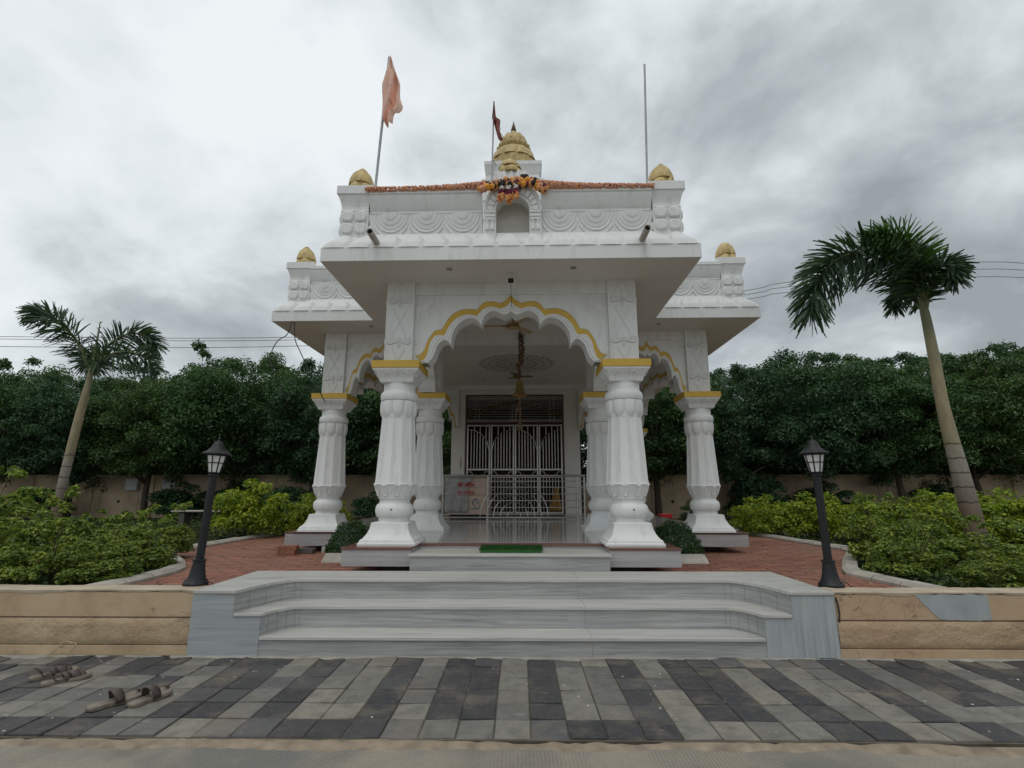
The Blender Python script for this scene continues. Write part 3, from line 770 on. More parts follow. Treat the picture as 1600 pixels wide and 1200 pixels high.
m = MB(); m.box(-PWD, PWD, -PWD, PWD, zz(3.4525), zz(4.7105))
pier = m.build('pier', M['white'], col, bevel=.006)
m = MB()
for k in range(4):
    s0 = len(m.v); pier_motif(m, -PWD - .001, .185, zz(3.47), zz(4.70)); m.xf(Matrix.Rotation(k * PI / 2, 4, 'Z'), s0)
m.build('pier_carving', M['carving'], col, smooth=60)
col.location = (-A, Y1 - Y2, ZF)
for x, y in ((A, Y1), (-A, Y2), (A, Y2), (-B, Y2), (B, Y2), (-B, Y3), (B, Y3)):
    c = copy_tree(col, temple); c.location = (x, y - Y2, ZF)
# small drilled fixing hole in the front columns' lower rings
for x in (-A, A):
    m = MB(); m.sphere((x + .02, Y1 - .264, 1.345), .014, 8, 5, (1, .6, .8)); tp(m, 'fixing_hole', M['dark'])

# cusped arches
INNER = [(0.0, 4.25), (0.038, 4.219), (0.086, 4.194), (0.144, 4.219), (0.211, 4.25), (0.279, 4.26), (0.345, 4.234), (0.402, 4.179), (0.43, 4.109), (0.444, 4.043), (0.478, 4.088), (0.545, 4.139), (0.621, 4.149), (0.707, 4.124), (0.782, 4.068), (0.837, 3.998), (0.873, 3.919), (0.89, 3.83), (0.895, 3.726), (0.917, 3.77), (0.975, 3.81), (1.031, 3.8), (1.077, 3.756), (1.112, 3.692), (1.133, 3.613), (1.164, 3.535), (1.236, 3.455)]
YLOW = [(0.0, 4.402), (0.072, 4.326), (0.168, 4.29), (0.231, 4.315), (0.308, 4.326), (0.375, 4.31), (0.432, 4.275), (0.512, 4.174), (0.584, 4.199), (0.67, 4.204), (0.737, 4.184), (0.812, 4.149), (0.868, 4.099), (0.914, 4.048), (0.951, 3.978), (0.972, 3.909), (1.005, 3.874), (1.071, 3.884), (1.137, 3.874), (1.204, 3.775), (1.232, 3.628), (1.275, 3.516), (1.321, 3.487)]
YUP = [(0.0, 4.510), (0.073, 4.427), (0.169, 4.376), (0.231, 4.402), (0.309, 4.412), (0.376, 4.402), (0.433, 4.376), (0.513, 4.275), (0.586, 4.29), (0.672, 4.29), (0.758, 4.275), (0.838, 4.24), (0.899, 4.189), (0.954, 4.124), (0.991, 4.058), (1.022, 3.998), (1.045, 3.964), (1.102, 3.964), (1.158, 3.939), (1.247, 3.8), (1.294, 3.652), (1.352, 3.579), (1.417, 3.564)]
NI = 72
def key_resample(pts, keys, cnt):
    out = []
    for (a, b), c in zip(zip(keys[:-1], keys[1:]), cnt):
        s_ = resample(pts[a:b + 1], c + 1); out += [tuple(p) for p in (s_[:-1])]
    out.append(tuple(pts[keys[-1]])); return out
CNT = [18, 18, 18]
cI = key_resample(INNER, [0, 9, 18, 26], CNT); cL = key_resample(YLOW, [0, 7, 16, 22], CNT); cU = key_resample(YUP, [0, 7, 16, 22], CNT)
def arch(half, th=.26, ztop=4.52):
    k = half / 1.453
    def lr(c): return [(-x * k, z) for x, z in c[::-1]] + [(x * k, z) for x, z in c[1:]]
    I, Lw, U = lr(cI), lr(cL), lr(cU)
    root = MB()
    y0, y1 = -th / 2, th / 2
    # body: inner curve up to the top edge, plus the two end strips down to the capitals
    n = len(I)
    top = [(-half + 2 * half * i / (n - 1), ztop) for i in range(n)]
    xs = [max(-half, min(half, p[0])) for p in I]
    top = [(x, ztop) for x in xs]
    for y, in ((y0,), (y1,)):
        root.grid([[(x, y, z) for x, z in I], [(x, y, z) for x, z in top]])
        for s_ in (-1, 1):
            xi = I[-1][0] * s_
            root.add([(xi, y, 3.455), (s_ * half, y, 3.455), (s_ * half, y, ztop), (xi, y, ztop)], [(0, 1, 2, 3)])
    root.grid([[(x, y0, z) for x, z in I], [(x, y1, z) for x, z in I]])
    root.grid([[(x, y0, z) for x, z in top], [(x, y1, z) for x, z in top]])
    mo = MB(); ye = MB(); fans = []
    for sg, yy in ((-1, y0), (1, y1)):
        def strip(mb, Ca, Cb, prof):
            mb.grid([[(a[0] + (b[0] - a[0]) * t, yy + sg * d, a[1] + (b[1] - a[1]) * t) for a, b in zip(Ca, Cb)] for t, d in prof])
        strip(mo, I, Lw, [(0.0, 0), (.0, .020), (.26, .020), (.30, .010), (.34, .010), (.38, .024), (.66, .024), (.70, .012), (.74, .012), (.78, .020), (1.0, .020), (1, 0)])
        strip(ye, Lw, U, [(0.0, 0.002), (.0, .014), (1, .014), (1, .002)])
        O = [(x * 1.0, min(z + .034, ztop - .004)) for x, z in U]
        strip(mo, [(x, min(z + .008, ztop - .008)) for x, z in U], O, [(0, 0), (0, .010), (1, .010), (1, 0)])
        # corner fans
        for s_ in (-1, 1):
            fa = MB(); fans.append(fa)
            cx, cz = s_ * (half - .01), ztop - .02; R0 = min(.40, half * .42); yv = yy + sg * .001
            for fr in (.36, .42, .70): fa.tube([(cx - s_ * R0 * fr * math.cos(a), yv, cz - R0 * fr * math.sin(a)) for a in np.linspace(0, PI / 2, 12)], .005, 4)
            for i in range(7):
                a0 = PI / 2 * i / 7; a1 = PI / 2 * (i + 1) / 7
                for aa in ((a0 + .03), (a1 - .03)):
                    fa.tube([(cx - s_ * R0 * f_ * math.cos(aa), yv, cz - R0 * f_ * math.sin(aa)) for f_ in (.72, .94)], .0045, 4)
                am = (a0 + a1) / 2
                fa.tube([(cx - s_ * R0 * f_ * math.cos(q), yv, cz - R0 * f_ * math.sin(q)) for f_, q in ((.94, a0 + .03), (1.0, am), (.94, a1 - .03))], .0045, 4)
                if i % 2: fa.tube([(cx - s_ * R0 * f_ * math.cos(a0), yv, cz - R0 * f_ * math.sin(a0)) for f_ in (.12, .36)], .0045, 4)
    a = root.build('arch', M['white'], temple, smooth=30)
    mo.build('moulding', M['white'], a, smooth=30); ye.build('yellow_trim', M['yellow'], a, smooth=30)
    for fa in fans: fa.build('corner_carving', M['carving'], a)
    return a
def place(a, x, y, rot=0): a.location = (x, y - Y2, 0); a.rotation_euler = (0, 0, rot); return a
place(arch(1.452), 0, Y1)
wa = arch((B - A) / 2 - .211); place(wa, -(A + B) / 2, Y2); place(copy_tree(wa, temple), (A + B) / 2, Y2)
place(copy_tree(wa, temple), -(A + B) / 2, Y3); place(copy_tree(wa, temple), (A + B) / 2, Y3)
pa = arch((Y2 - Y1) / 2 - .211); place(pa, -A, (Y1 + Y2) / 2, PI / 2); place(copy_tree(pa, temple), A, (Y1 + Y2) / 2, PI / 2)
ha = arch((Y3 - Y2) / 2 - .211); place(ha, -B, (Y2 + Y3) / 2, PI / 2); place(copy_tree(ha, temple), B, (Y2 + Y3) / 2, PI / 2)
# beams over the arches (a little thicker than the arch panels)
m = MB(); hw = .15; zb0, zb1 = 4.521, 4.710; e = .211
m.box(-A + e, A - e, Y1 - hw, Y1 + hw, zb0, zb1)
for s_ in (-1, 1):
    x0, x1 = sorted((s_ * (A + e), s_ * (B - e)))
    m.box(x0, x1, Y2 - hw, Y2 + hw, zb0, zb1); m.box(x0, x1, Y3 - hw, Y3 + hw, zb0, zb1)
    m.box(s_ * A - hw, s_ * A + hw, Y1 + e, Y2 - e, zb0, zb1); m.box(s_ * B - hw, s_ * B + hw, Y2 + e, Y3 - e, zb0, zb1)
m.box(-A + e, A - e, Y2 - .18, Y2 + .18, 4.535, zb1)
tp(m, 'beam', M['white'])
# roof slab with projecting eaves
HX, HY0 = 3.36, 10.19
m = MB()
m.box(-2.62, 2.62, 6.508, 9.012, ZE1, ZE2); m.box(-4.533, 4.533, 9.0125, HY0, ZE1, ZE2)
m.box(-4.533, -HX, HY0 + .0005, 15.70, ZE1, ZE2); m.box(HX, 4.533, HY0 + .0005, 15.70, ZE1, ZE2)
m.box(-4.533, 4.533, 15.7005, 17.0, ZE1, ZE2)
tp(m, 'roof_eave', M['white'])
m = MB(); m.box(-HX + .001, HX - .001, HY0 + .001, 15.70, ZH, ZE2 - .001); tp(m, 'ceiling', M['soffit'])
# soffit skin, warm white, just under the slab
m = MB()
m.box(-2.60, 2.60, 6.53, 9.03, ZE1 - .004, ZE1 - .0005); m.box(-4.51, 4.51, 9.0305, HY0 - .002, ZE1 - .004, ZE1 - .0005)
m.box(-4.51, -HX - .002, HY0, 15.699, ZE1 - .004, ZE1 - .0005); m.box(HX + .002, 4.51, HY0, 15.699, ZE1 - .004, ZE1 - .0005)
tp(m, 'soffit', M['soffit'])
# carved ceiling rosette
m = MB(); cx, cy, zr = -.01, 12.98, ZH - .006
for r_ in (.16, .20, .36, .52, .56, .74, .92): m.tube([(cx + r_ * math.cos(a), cy + r_ * math.sin(a), zr) for a in np.linspace(0, 2 * PI, 49)[:-1]], .010, 5, True)
for r0, r1, n in ((.20, .36, 12), (.36, .52, 18), (.56, .74, 22), (.74, .98, 28)):
    for q in range(n):
        a0 = 2 * PI * q / n; a1 = 2 * PI * (q + 1) / n; am = (a0 + a1) / 2
        m.tube(smooth_path([(cx + r_ * math.cos(a), cy + r_ * math.sin(a), zr) for r_, a in ((r0, a0), ((r0 + r1 * 2) / 3, a0 + .1 * (a1 - a0)), (r1, am), ((r0 + r1 * 2) / 3, a1 - .1 * (a1 - a0)), (r0, a1))], 3), .008, 4)
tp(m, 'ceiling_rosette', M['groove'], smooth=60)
M['dl_rim'] = plain('downlight_rim', (.30, .28, .25), .4)
for x, y, z in ((-.863, 6.80, ZE1), (.904, 6.80, ZE1), (-.733, 11.13, ZH), (.889, 11.13, ZH), (-1.009, 14.8, ZH), (.855, 14.9, ZH), (2.75, 9.35, ZE1), (-2.75, 9.35, ZE1)):
    m = MB(); m.lathe([(.045, z - .0045), (.045, z - .012), (.030, z - .012), (.026, z - .0055)], 16, (x, y, 0)); tp(m, 'downlight', M['dl_rim'])

# parapets: a run has its outer face at y=0 facing -y, along x from 0 to len
def parapet_run(ln, name, skirt_only=None, motifs=None, skirt_ext=(0, 0)):
    """returns (wall MB, relief MB, skirt MB) in run coordinates; outer face y=0"""
    wl = MB()
    prof = [(0, 5.20), (0, 5.535), (-.012, 5.545), (-.012, 5.575), (-.030, 5.60), (-.052, 5.66), (-.085, 5.735), (-.095, 5.775), (-.095, 5.80), (-.115, 5.805), (-.115, 5.862), (.13, 5.862), (.13, ZE2 + .001), (.0, ZE2 + .001)]
    wl.loft([[(x, y, z) for y, z in prof] for x in (0, ln)])
    rl = MB()
    for xc in (motifs or []):
        zt = 5.532; Rm = .235
        for r0, th in ((.205, .012), (.150, .026), (.085, .040)):
            ring = [(xc + r0 * math.cos(a), zt + r0 * math.sin(a) * 1.18) for a in np.linspace(PI, 2 * PI, 25)]
            ring2 = [(xc + (r0 - .012) * math.cos(a), zt + (r0 - .012) * math.sin(a) * 1.18) for a in np.linspace(PI, 2 * PI, 25)]
            rl.loft([[(x, .002, z) for x, z in ring], [(x, -th + .006, z) for x, z in ring], [(x, -th, z) for x, z in ring2]])
            rl.add([(x, -th, z) for x, z in ring2], [tuple(range(25))])
        rl.tube([(xc + Rm * math.cos(a), -.004, zt + Rm * math.sin(a) * 1.20) for a in np.linspace(PI, 2 * PI, 25)], .0135, 6)
        for s_ in (-1, 1):      # leaf tips in the corners between two half rounds
            rl.tube(smooth_path([(xc + s_ * .252, -.004, 5.40), (xc + s_ * .225, -.008, 5.31), (xc + s_ * .17, -.006, 5.235)], 4), [.004] * 3 + [.012] * 3 + [.008] * 3, 5)
    return wl, rl
def skirt(ln, ext0=0, ext1=0):
    """concave petalled skirt from the eave edge up to the wall foot; mitred ends"""
    sk = MB(); n = max(2, round(ln / .331)); step = ln / n; nu = 10; rows = []
    NV = 12
    for j in range(NV + 1):
        v = j / NV; row = []
        yb = -.205 * (1 - v) ** 1.15 - .008; zb = ZE2 + .003 + (5.215 - ZE2) * (v ** 1.5 * .75 + v * .25)
        if j == 0: zb = ZE2 - .004
        for i in range(n * nu + 1):
            x = i / (n * nu) * ln; u = ((x / step) % 1) * 2 - 1
            edge = max(0, 1 - abs(u) ** 2.4) ** .5 * .74
            d = 0
            if v < edge: d = .085 * min(1, (edge - v) / .16) ** .6 * (1 - .35 * u * u)
            e0 = ext0 * (1 - v) ** 1.15; e1 = ext1 * (1 - v) ** 1.15
            xx = -e0 + x * (ln + e0 + e1) / ln
            row.append((xx, yb - d * (.25 + .75 * v), zb + d * .9 * min(1, v / .12)))
        rows.append(row)
    sk.grid(rows); return sk
def put(mb, name, x, y, rot, mat, sm=None, parent=None):
    o = mb.build(name, mat, parent or temple, (x, y - Y2, 0), rot, smooth=sm); return o
def corner_post(x, y, finial=True):
    m = MB()
    m.square_loft([(.20, ZE2 + .002), (.20, 5.575), (.205, 5.58), (.195, 5.605), (.200, 5.66), (.215, 5.73), (.240, 5.80), (.243, 5.825), (.262, 5.83), (.262, 5.955), (.255, 5.962)])
    for k in range(4):
        s0 = len(m.v)
        for a in (-1, 1):
            for b in (-1, 1):
                pts = [(a * .096 + .082 * abs(math.cos(t)) ** .7 * math.copysign(1, math.cos(t)), 5.395 + b * .095 + .082 * abs(math.sin(t)) ** .7 * math.copysign(1, math.sin(t))) for t in np.linspace(0, 2 * PI, 21)[:-1]]
                p2 = [(a * .096 + (px - a * .096) * .8, 5.395 + b * .095 + (pz_ - 5.395 - b * .095) * .8) for px, pz_ in pts]
                m.loft([[(px, -.19, pz_) for px, pz_ in pts], [(px, -.222, pz_) for px, pz_ in pts], [(px, -.234, pz_) for px, pz_ in p2]])
        m.xf(Matrix.Rotation(k * PI / 2, 4, 'Z'), s0)
    o = m.build('parapet_post', M['white'], temple, (x, y - Y2, 0), smooth=30)
    f = MB()
    md = lambda th, z: 1 + .045 * math.cos(4 * th + .6) * (1 if z > .09 else 0)
    f.lathe([(.105, 0), (.150, .015), (.163, .05), (.150, .10), (.158, .12), (.166, .16), (.160, .21), (.135, .265), (.09, .31), (.045, .34), (.008, .355)], 32, mod=md)
    f.petal(5, .156, .168, .125, .005, .030, 'top', w=.92)
    f.petal(4, .115, .163, .275, .115, .036, 'top', nv=8, w=.96, k=.6)
    f.tube(smooth_path([(.05, -.1, .28), (0, -.05, .335), (-.03, .02, .345), (.02, .07, .32)], 4), .014, 5)
    fo = f.build('bud_finial', M['gold'], o, (0, 0, 5.955), random.uniform(0, 6), smooth=45); fo.scale = (1, 1, 1.22)
    return o
YP, YW, XP, XW = 6.73, 9.23, 2.415, 4.315     # porch front, wing front, porch side, wing side faces
px_ = 2.03
# porch front, split either side of the niche
cs = [-1.72, -1.20, -.68]
for s_, xa in ((-1, -px_), (1, .455)):
    ln = px_ - .40 if s_ < 0 else px_ - .455
    mot = [(c - xa if s_ < 0 else -c + .035 - xa) for c in cs]
    wl, rl = parapet_run(ln, 'x', motifs=mot)
    o = put(wl, 'parapet', xa, YP, 0, M['white'], 25); put(rl, 'parapet_relief', 0, Y2, 0, M['white'], 40, o)
put(skirt(2 * XP, .205, .205), 'petal_skirt', -XP, YP, 0, M['white'], 40)
# porch sides
for s_ in (-1, 1):
    ln = YW - YP - .40
    wl, rl = parapet_run(ln, 'x', motifs=[.35 + .48 * i for i in range(4)])
    if s_ < 0: x, y, r_ = -XP, YW, -PI / 2
    else: x, y, r_ = XP, YP + .40, PI / 2
    o = put(wl, 'parapet', x, y, r_, M['white'], 25); put(rl, 'parapet_relief', 0, Y2, 0, M['white'], 40, o)
    put(skirt(YW - YP, 0 if s_ < 0 else .205, .205 if s_ < 0 else 0), 'petal_skirt', x, YW if s_ < 0 else YP, r_, M['white'], 40)
    corner_post(s_ * 2.25, 6.90)
    # wing front and side
    x0 = -XW + .38 if s_ < 0 else XP + .002
    ln = XW - .38 - XP
    wl, rl = parapet_run(ln, 'x', motifs=[.28 + .47 * i for i in range(3)])
    o = put(wl, 'parapet', x0, YW, 0, M['white'], 25); put(rl, 'parapet_relief', 0, Y2, 0, M['white'], 40, o)
    put(skirt(XW - XP, .205 if s_ < 0 else 0, 0 if s_ < 0 else .205), 'petal_skirt', -XW if s_ < 0 else XP, YW, 0, M['white'], 40)
    ln = 16.6 - YW - .38
    wl, rl = parapet_run(ln, 'x', motifs=[.35 + .49 * i for i in range(13)])
    if s_ < 0: x, y, r_ = -XW, 16.6, -PI / 2
    else: x, y, r_ = XW, YW + .38, PI / 2
    o = put(wl, 'parapet', x, y, r_, M['white'], 25); put(rl, 'parapet_relief', 0, Y2, 0, M['white'], 40, o)
    put(skirt(16.6 - YW, 0 if s_ < 0 else .205, .205 if s_ < 0 else 0), 'petal_skirt', x, 16.6 if s_ < 0 else YW, r_, M['white'], 40)
    corner_post(s_ * 4.15, 9.40); corner_post(s_ * 4.15, 16.6)
# central niche on the porch parapet
NX = .045
m = MB(); yf, yb = 6.655, 6.95
oi = [(NX - .24, 5.0), (NX - .24, 5.52)] + [(NX + .24 * math.cos(a), 5.52 + .235 * math.sin(a)) for a in np.linspace(PI, 0, 19)] + [(NX + .24, 5.52), (NX + .24, 5.0)]
oo = [(NX - .41, 5.0), (NX - .41, 5.52)] + [(NX + (.41 + .03 * math.sin(2 * a) ** 2) * math.cos(a), 5.52 + .47 * math.sin(a)) for a in np.linspace(PI, 0, 19)] + [(NX + .41, 5.52), (NX + .41, 5.0)]
n = len(oi)
m.loft([[(x, yf, z) for x, z in oi], [(x, yb, z) for x, z in oi], [(x, yb, z) for x, z in oo], [(x, yf, z) for x, z in oo], [(x, yf, z) for x, z in oi]], False, False)
o = tp(m, 'niche', M['white'], smooth=35)
m = MB()
m.tube([(x, yf - .004, z) for x, z in [(NX + .40 * math.cos(a), 5.52 + .455 * math.sin(a)) for a in np.linspace(PI, 0, 25)]], .022, 6)
m.tube([(x, yf - .004, z) for x, z in [(NX + .255 * math.cos(a), 5.52 + .245 * math.sin(a)) for a in np.linspace(PI, 0, 25)]], .014, 6)
for i in range(13):
    a = PI * (i + .5) / 13; c, s_ = math.cos(a), math.sin(a)
    p, q = (NX + .285 * c, 5.52 + .29 * s_), (NX + .365 * c, 5.52 + .41 * s_)
    tx, tz = -s_ * .026, c * .026
    m.loft([[(p[0] + tx, yy, p[1] + tz), (p[0] - tx, yy, p[1] - tz), (q[0] - tx * 1.5, yy, q[1] - tz * 1.5), (q[0] + tx * 1.5, yy, q[1] + tz * 1.5)] for yy in (yf + .01, yf - .022)])
for s_ in (-1, 1):
    for z0, z1, x0, x1 in ((5.495, 5.525, .245, .405), (5.43, 5.47, .25, .40), (5.385, 5.415, .255, .395)): m.box(*sorted((NX + s_ * x0, NX + s_ * x1)), yf - .02, yf + .01, z0, z1)
    for x0, x1 in ((.262, .318), (.332, .388)):
        m.lathe([(.010, 5.22), (.030, 5.23), (.028, 5.30), (.018, 5.34), (.030, 5.375), (.012, 5.382)], 12, (NX + s_ * (x0 + x1) / 2, yf - .004, 0))
m.build('niche_carving', M['white'], o, smooth=40)
m = MB(); m.box(NX - .26, NX + .26, 6.84, 6.90, 5.2, 5.78)
m.build('niche_back', plain('niche_plaster', (.50, .48, .43), .8, var=.12, scale=3), o)
m = MB()   # crown of petals above the niche and its gold bud
for i in range(5):
    x = NX - .02 + (i - 2) * .088; h = .225 - .015 * abs(i - 2)
    lean = (i - 2) * .02
    pts = []
    for j in range(6):
        v = j / 5; wd = .043 * math.sqrt(max(.02, 1 - max(0, v - .55) ** 2 / .21)); row = []
        for k in range(7):
            u = -1 + k / 3; row.append((x + lean * v + u * wd, 6.70 - .035 * (1 - u * u) * (1 - .3 * v), 6.0 + h * v))
        pts.append(row)
    m.grid(pts)
m.box(NX - .22, NX + .20, 6.70, 6.86, 5.96, 6.19)
m.build('petal_crown', M['white'], o, smooth=50)
m = MB()
m.lathe([(.12, 0), (.150, .03), (.155, .08), (.142, .105), (.150, .13), (.146, .17), (.11, .215), (.06, .245), (.01, .262)], 28, mod=lambda th, z: 1 + .04 * math.cos(5 * th) * (z > .09))
m.petal(5, .142, .156, .115, .005, .026, 'top', w=.92); m.petal(4, .09, .15, .235, .11, .030, 'top', nv=8, w=.9, k=.75)
m.build('bud_finial', M['gold'], o, (NX - .045, 6.82, 6.185), smooth=45)

# sanctum
SX0, SX1 = -2.09, 1.90; SY = 15.90; DX0, DX1, DZ = -1.665, 1.415, 4.575
m = MB()
m.box(SX0, DX0, SY, SY + .25, .878, DZ); m.box(DX1, SX1, SY, SY + .25, .878, DZ); m.box(SX0, SX1, SY, SY + .25, DZ + .0005, ZE1 + .138)
m.box(SX0, SX0 + .2, SY + .2505, 20, .878, ZE1 - .01); m.box(SX1 - .2, SX1, SY + .2505, 20, .878, ZE1 - .01); m.box(SX0, SX1, 20.0005, 20.2, .878, ZE1 - .01)
m.box(SX0 - .3, SX1 + .3, 17.001, 20.5, ZE1, ZE2)
tp(m, 'sanctum_wall', M['soffit'])
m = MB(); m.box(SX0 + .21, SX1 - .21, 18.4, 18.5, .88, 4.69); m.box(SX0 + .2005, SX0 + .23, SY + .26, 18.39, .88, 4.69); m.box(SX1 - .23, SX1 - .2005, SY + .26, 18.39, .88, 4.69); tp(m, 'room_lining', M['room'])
m = MB()
for a in ((DX0, DX0 + .045, .88, DZ), (DX1 - .045, DX1, .88, DZ), (DX0 + .0455, DX1 - .0455, DZ - .045, DZ)): m.box(a[0], a[1], SY - .012, SY + .12, a[2], a[3] - .001)
m.box(DX0 + .0455, DX1 - .0455, SY + .02, SY + .10, 3.66, 3.72)
tp(m, 'door_frame', M['frame_red'])
ym = SY + .03
m = MB(); bar = lambda x0, z0, x1, z1, r_=.011, y=ym: m.tube([(x0, y, z0), (x1, y, z1)], r_, 6)
X0, X1 = DX0 + .05, DX1 - .05
for z in np.linspace(3.80, 4.50, 10): bar(X0, z, X1, z, .012)
for fx in (.085, .125, .475, .515, .875, .915): bar(X0 + (X1 - X0) * fx, 3.74, X0 + (X1 - X0) * fx, 4.52, .011)
for z in (3.74, 4.515): bar(X0, z, X1, z, .024)
tp(m, 'transom_grille', M['steel'])
nl = 4; wl_ = (X1 - X0) / nl
for k in range(nl):
    m = MB(); a, b = X0 + wl_ * k + .012, X0 + wl_ * (k + 1) - .012
    for x in (a + .02, b - .02): m.box(x - .022, x + .022, ym - .02, ym + .02, .93, 3.63)
    for z in (.95, 2.02, 2.24, 3.60): m.box(a + .0425, b - .0425, ym - .018, ym + .018, z - .022, z + .022)
    n = 7
    for i in range(1, n):
        x = a + .04 + (b - a - .08) * i / n; t = (i / n) if k in (1, 3) else 1 - i / n
        arc = 2.85 + .62 * math.sqrt(max(0, 1 - (1 - t) ** 2)); top = arc if i % 2 else 3.575
        bar(x, 2.262, x, top, .0085); bar(x, .972, x, 2.0, .0085)
    pts = []
    for i in range(13):
        t = i / 12; x = a + .04 + (b - a - .08) * (t if k in (1, 3) else 1 - t); pts.append((x, ym - .012, 2.85 + .62 * math.sqrt(max(0, 1 - (1 - t) ** 2))))
    m.tube(pts, .012, 5)
    m.tube(smooth_path([(a + .07, ym, 2.17), (a + .16, ym, 2.16), (a + .2, ym, 2.09), (b - .2, ym, 2.09), (b - .16, ym, 2.16), (b - .07, ym, 2.17)], 4), .010, 5)
    tp(m, 'gate_leaf', M['steel'])
m = MB(); m.box(-1.80, -1.775, SY - .02, SY, 2.28, 2.62); tp(m, 'door_plate', M['brass'])

# tower (shikhara)
TX, TY = -.205, 18.6
m = MB(); prof = []
lv = [(2.05, 4.92), (2.02, 5.6), (2.10, 5.65), (2.10, 5.9), (1.90, 6.0)]
z = 6.0; h = 1.90
for i in range(9):
    h2 = 1.90 - (1.90 - 1.14) * ((i + 1) / 9) ** 1.0
    lv += [(h * .985, z + .04), (h2 * 1.0, z + .70), (h2 * 1.045, z + .72), (h2 * 1.045, z + .80), (h2 * .97, z + .82)]; z += .85; h = h2
lv += [(1.10, 13.68), (1.02, 13.72), (1.0, 13.9), (1.05, 14.0), (1.08, 14.25), (1.11, 14.30), (1.11, 14.44)]
m.square_loft(lv)
for k in range(4):
    s0 = len(m.v)
    for zz0, w_ in ((13.3, 1.06), (13.0, 1.08)):
        for i in range(-2, 3): m.box(i * .42 - .17, i * .42 + .17, -w_ - .06, -w_ + .02, zz0 + .02, zz0 + .24)
    m.xf(Matrix.Rotation(k * PI / 2, 4, 'Z'), s0)
tw = m.build('tower', M['white'], temple, (TX, TY - Y2, -.40), smooth=25)
m = MB()
md = lambda th, z: 1 + .02 * math.cos(12 * th)
m.lathe([(.90, 0), (.93, .30), (.90, .75), (.84, .95), (.70, 1.15), (.58, 1.25), (.63, 1.33), (.66, 1.40), (.61, 1.47), (.49, 1.5), (.54, 1.58), (.565, 1.70), (.53, 1.85), (.41, 1.97), (.25, 2.03), (.10, 2.06)], 60, mod=md)
m.petal(11, .66, .92, 1.20, .55, .07, 'top', nv=8, w=.94)
m.petal(15, .69, .60, 1.46, 1.22, .05, 'top', w=.92)
m.petal(9, .46, .56, 1.97, 1.50, .06, 'top', nv=7, w=.94)
m.petal(8, .36, .40, 2.14, 1.93, .03, 'top', w=.9)
ld = m.build('lotus_dome', M['gold'], tw, (0, 0, 14.50), smooth=50); ld.scale = (1, 1, .86)
m = MB()
m.lathe([(.14, 0), (.10, .05), (.13, .09), (.16, .15), (.13, .21), (.07, .25), (.12, .28), (.14, .33), (.12, .38), (.06, .42), (.10, .46), (.115, .50), (.09, .55), (.05, .58), (.08, .62), (.08, .66), (.04, .70), (.055, .74), (.05, .78), (.015, .95), (.003, 1.02)], 20)
m.build('spire', plain('dark_brass', (.17, .13, .075), .4, .5), tw, (0, 0, 16.24), smooth=40).scale = (1, 1, .84)

# ------------------------------------------------------------------ things on and in the temple
def thing(name, label, cat, x, y, z, rot=0, group=None, tf=True):
    o = empty(name, TW(x, y, z) if tf else (x, y, z), rot + (BROT if tf else 0)); return tag(o, label, cat, group)
# railing in front of the gate
rl = thing('railing', 'low stainless steel railing with half round sunburst bars in front of the gate', 'railing', -.105, 13.5, .882)
HW = 1.83
m = MB(); m.tube([(-HW - .03, 0, 1.10), (HW + .03, 0, 1.10)], .032, 10); m.build('top_rail', M['steel'], rl, smooth=40)
for x in (-HW, -.66, HW - .18, HW):
    m = MB(); m.tube([(x, 0, 0), (x, 0, 1.075)], .027, 10); m.lathe([(.05, 0), (.05, .012)], 12, (x, 0, 0)); m.build('post', M['steel'], rl, smooth=40)
for z in (.13, .30, .47, .64, .81, .96):
    m = MB(); m.tube([(-HW, -.012, z), (HW, -.012, z)], .011, 6); m.build('rail', M['steel'], rl, smooth=40)
m = MB(); m.tube([(-HW - .03, 0, .05), (HW + .03, 0, .05)], .026, 8); m.build('bottom_rail', M['steel'], rl, smooth=40)
for r_ in (.17, .35, .53, .70, .87):
    m = MB(); m.tube([(.02 + r_ * math.cos(a), -.03, .07 + r_ * math.sin(a)) for a in np.linspace(0, PI, 29)], .0125, 6); m.build('arch_bar', M['steel'], rl, smooth=40)
# donation box behind the railing
db = thing('donation_box', 'cream donation box with red lettering behind the railing, half under grey plastic', 'donation box', -1.30, 13.85, .882)
m = MB(); m.box(-.52, .55, -.16, .30, .12, 1.04); bx_ = m.build('box_body', M['box_cream'], db, bevel=.01)
m = MB(); m.box(-.48, .50, -.12, .26, 0, .119); m.build('base', M['dark'], db)
def text(body, size, loc, mat, parent):
    cu = bpy.data.curves.new('lettering', 'FONT'); cu.body = body; cu.size = size; cu.extrude = .002; cu.align_x = 'CENTER'; cu.offset = .003
    cu.materials.append(mat); t_ = bpy.data.objects.new('lettering_curve', cu); COL.objects.link(t_)
    dg = bpy.context.evaluated_depsgraph_get(); dg.update(); me = bpy.data.meshes.new_from_object(t_.evaluated_get(dg)); bpy.data.objects.remove(t_)
    o = bpy.data.objects.new('lettering', me); COL.objects.link(o); o.location = loc; o.rotation_euler = (PI / 2, 0, 0); o.parent = parent; return o
text('शी मंिदर', .15, (-.05, -.208, .80), M['red_paint'], db); text('दानपात', .165, (-.05, -.208, .60), M['red_paint'], db)
m = MB(); m.tube([(.235, -.209, .655), (.175, -.209, .615)], .010, 5, flat=.3); m.build('lettering', M['red_paint'], db)
m = MB(); rr = random.Random(2); rows = []
for j in range(15):
    row = []
    for i in range(13):
        x = -.60 + .62 * i / 12 + (.10 if j < 3 else 0) * (i / 12); z = 1.09 - .93 * j / 14
        row.append((x, -.185 - .02 * math.sin(i * 1.3 + j * .4) * rr.uniform(.3, 1) - .014 * rr.random(), z))
    rows.append(row)
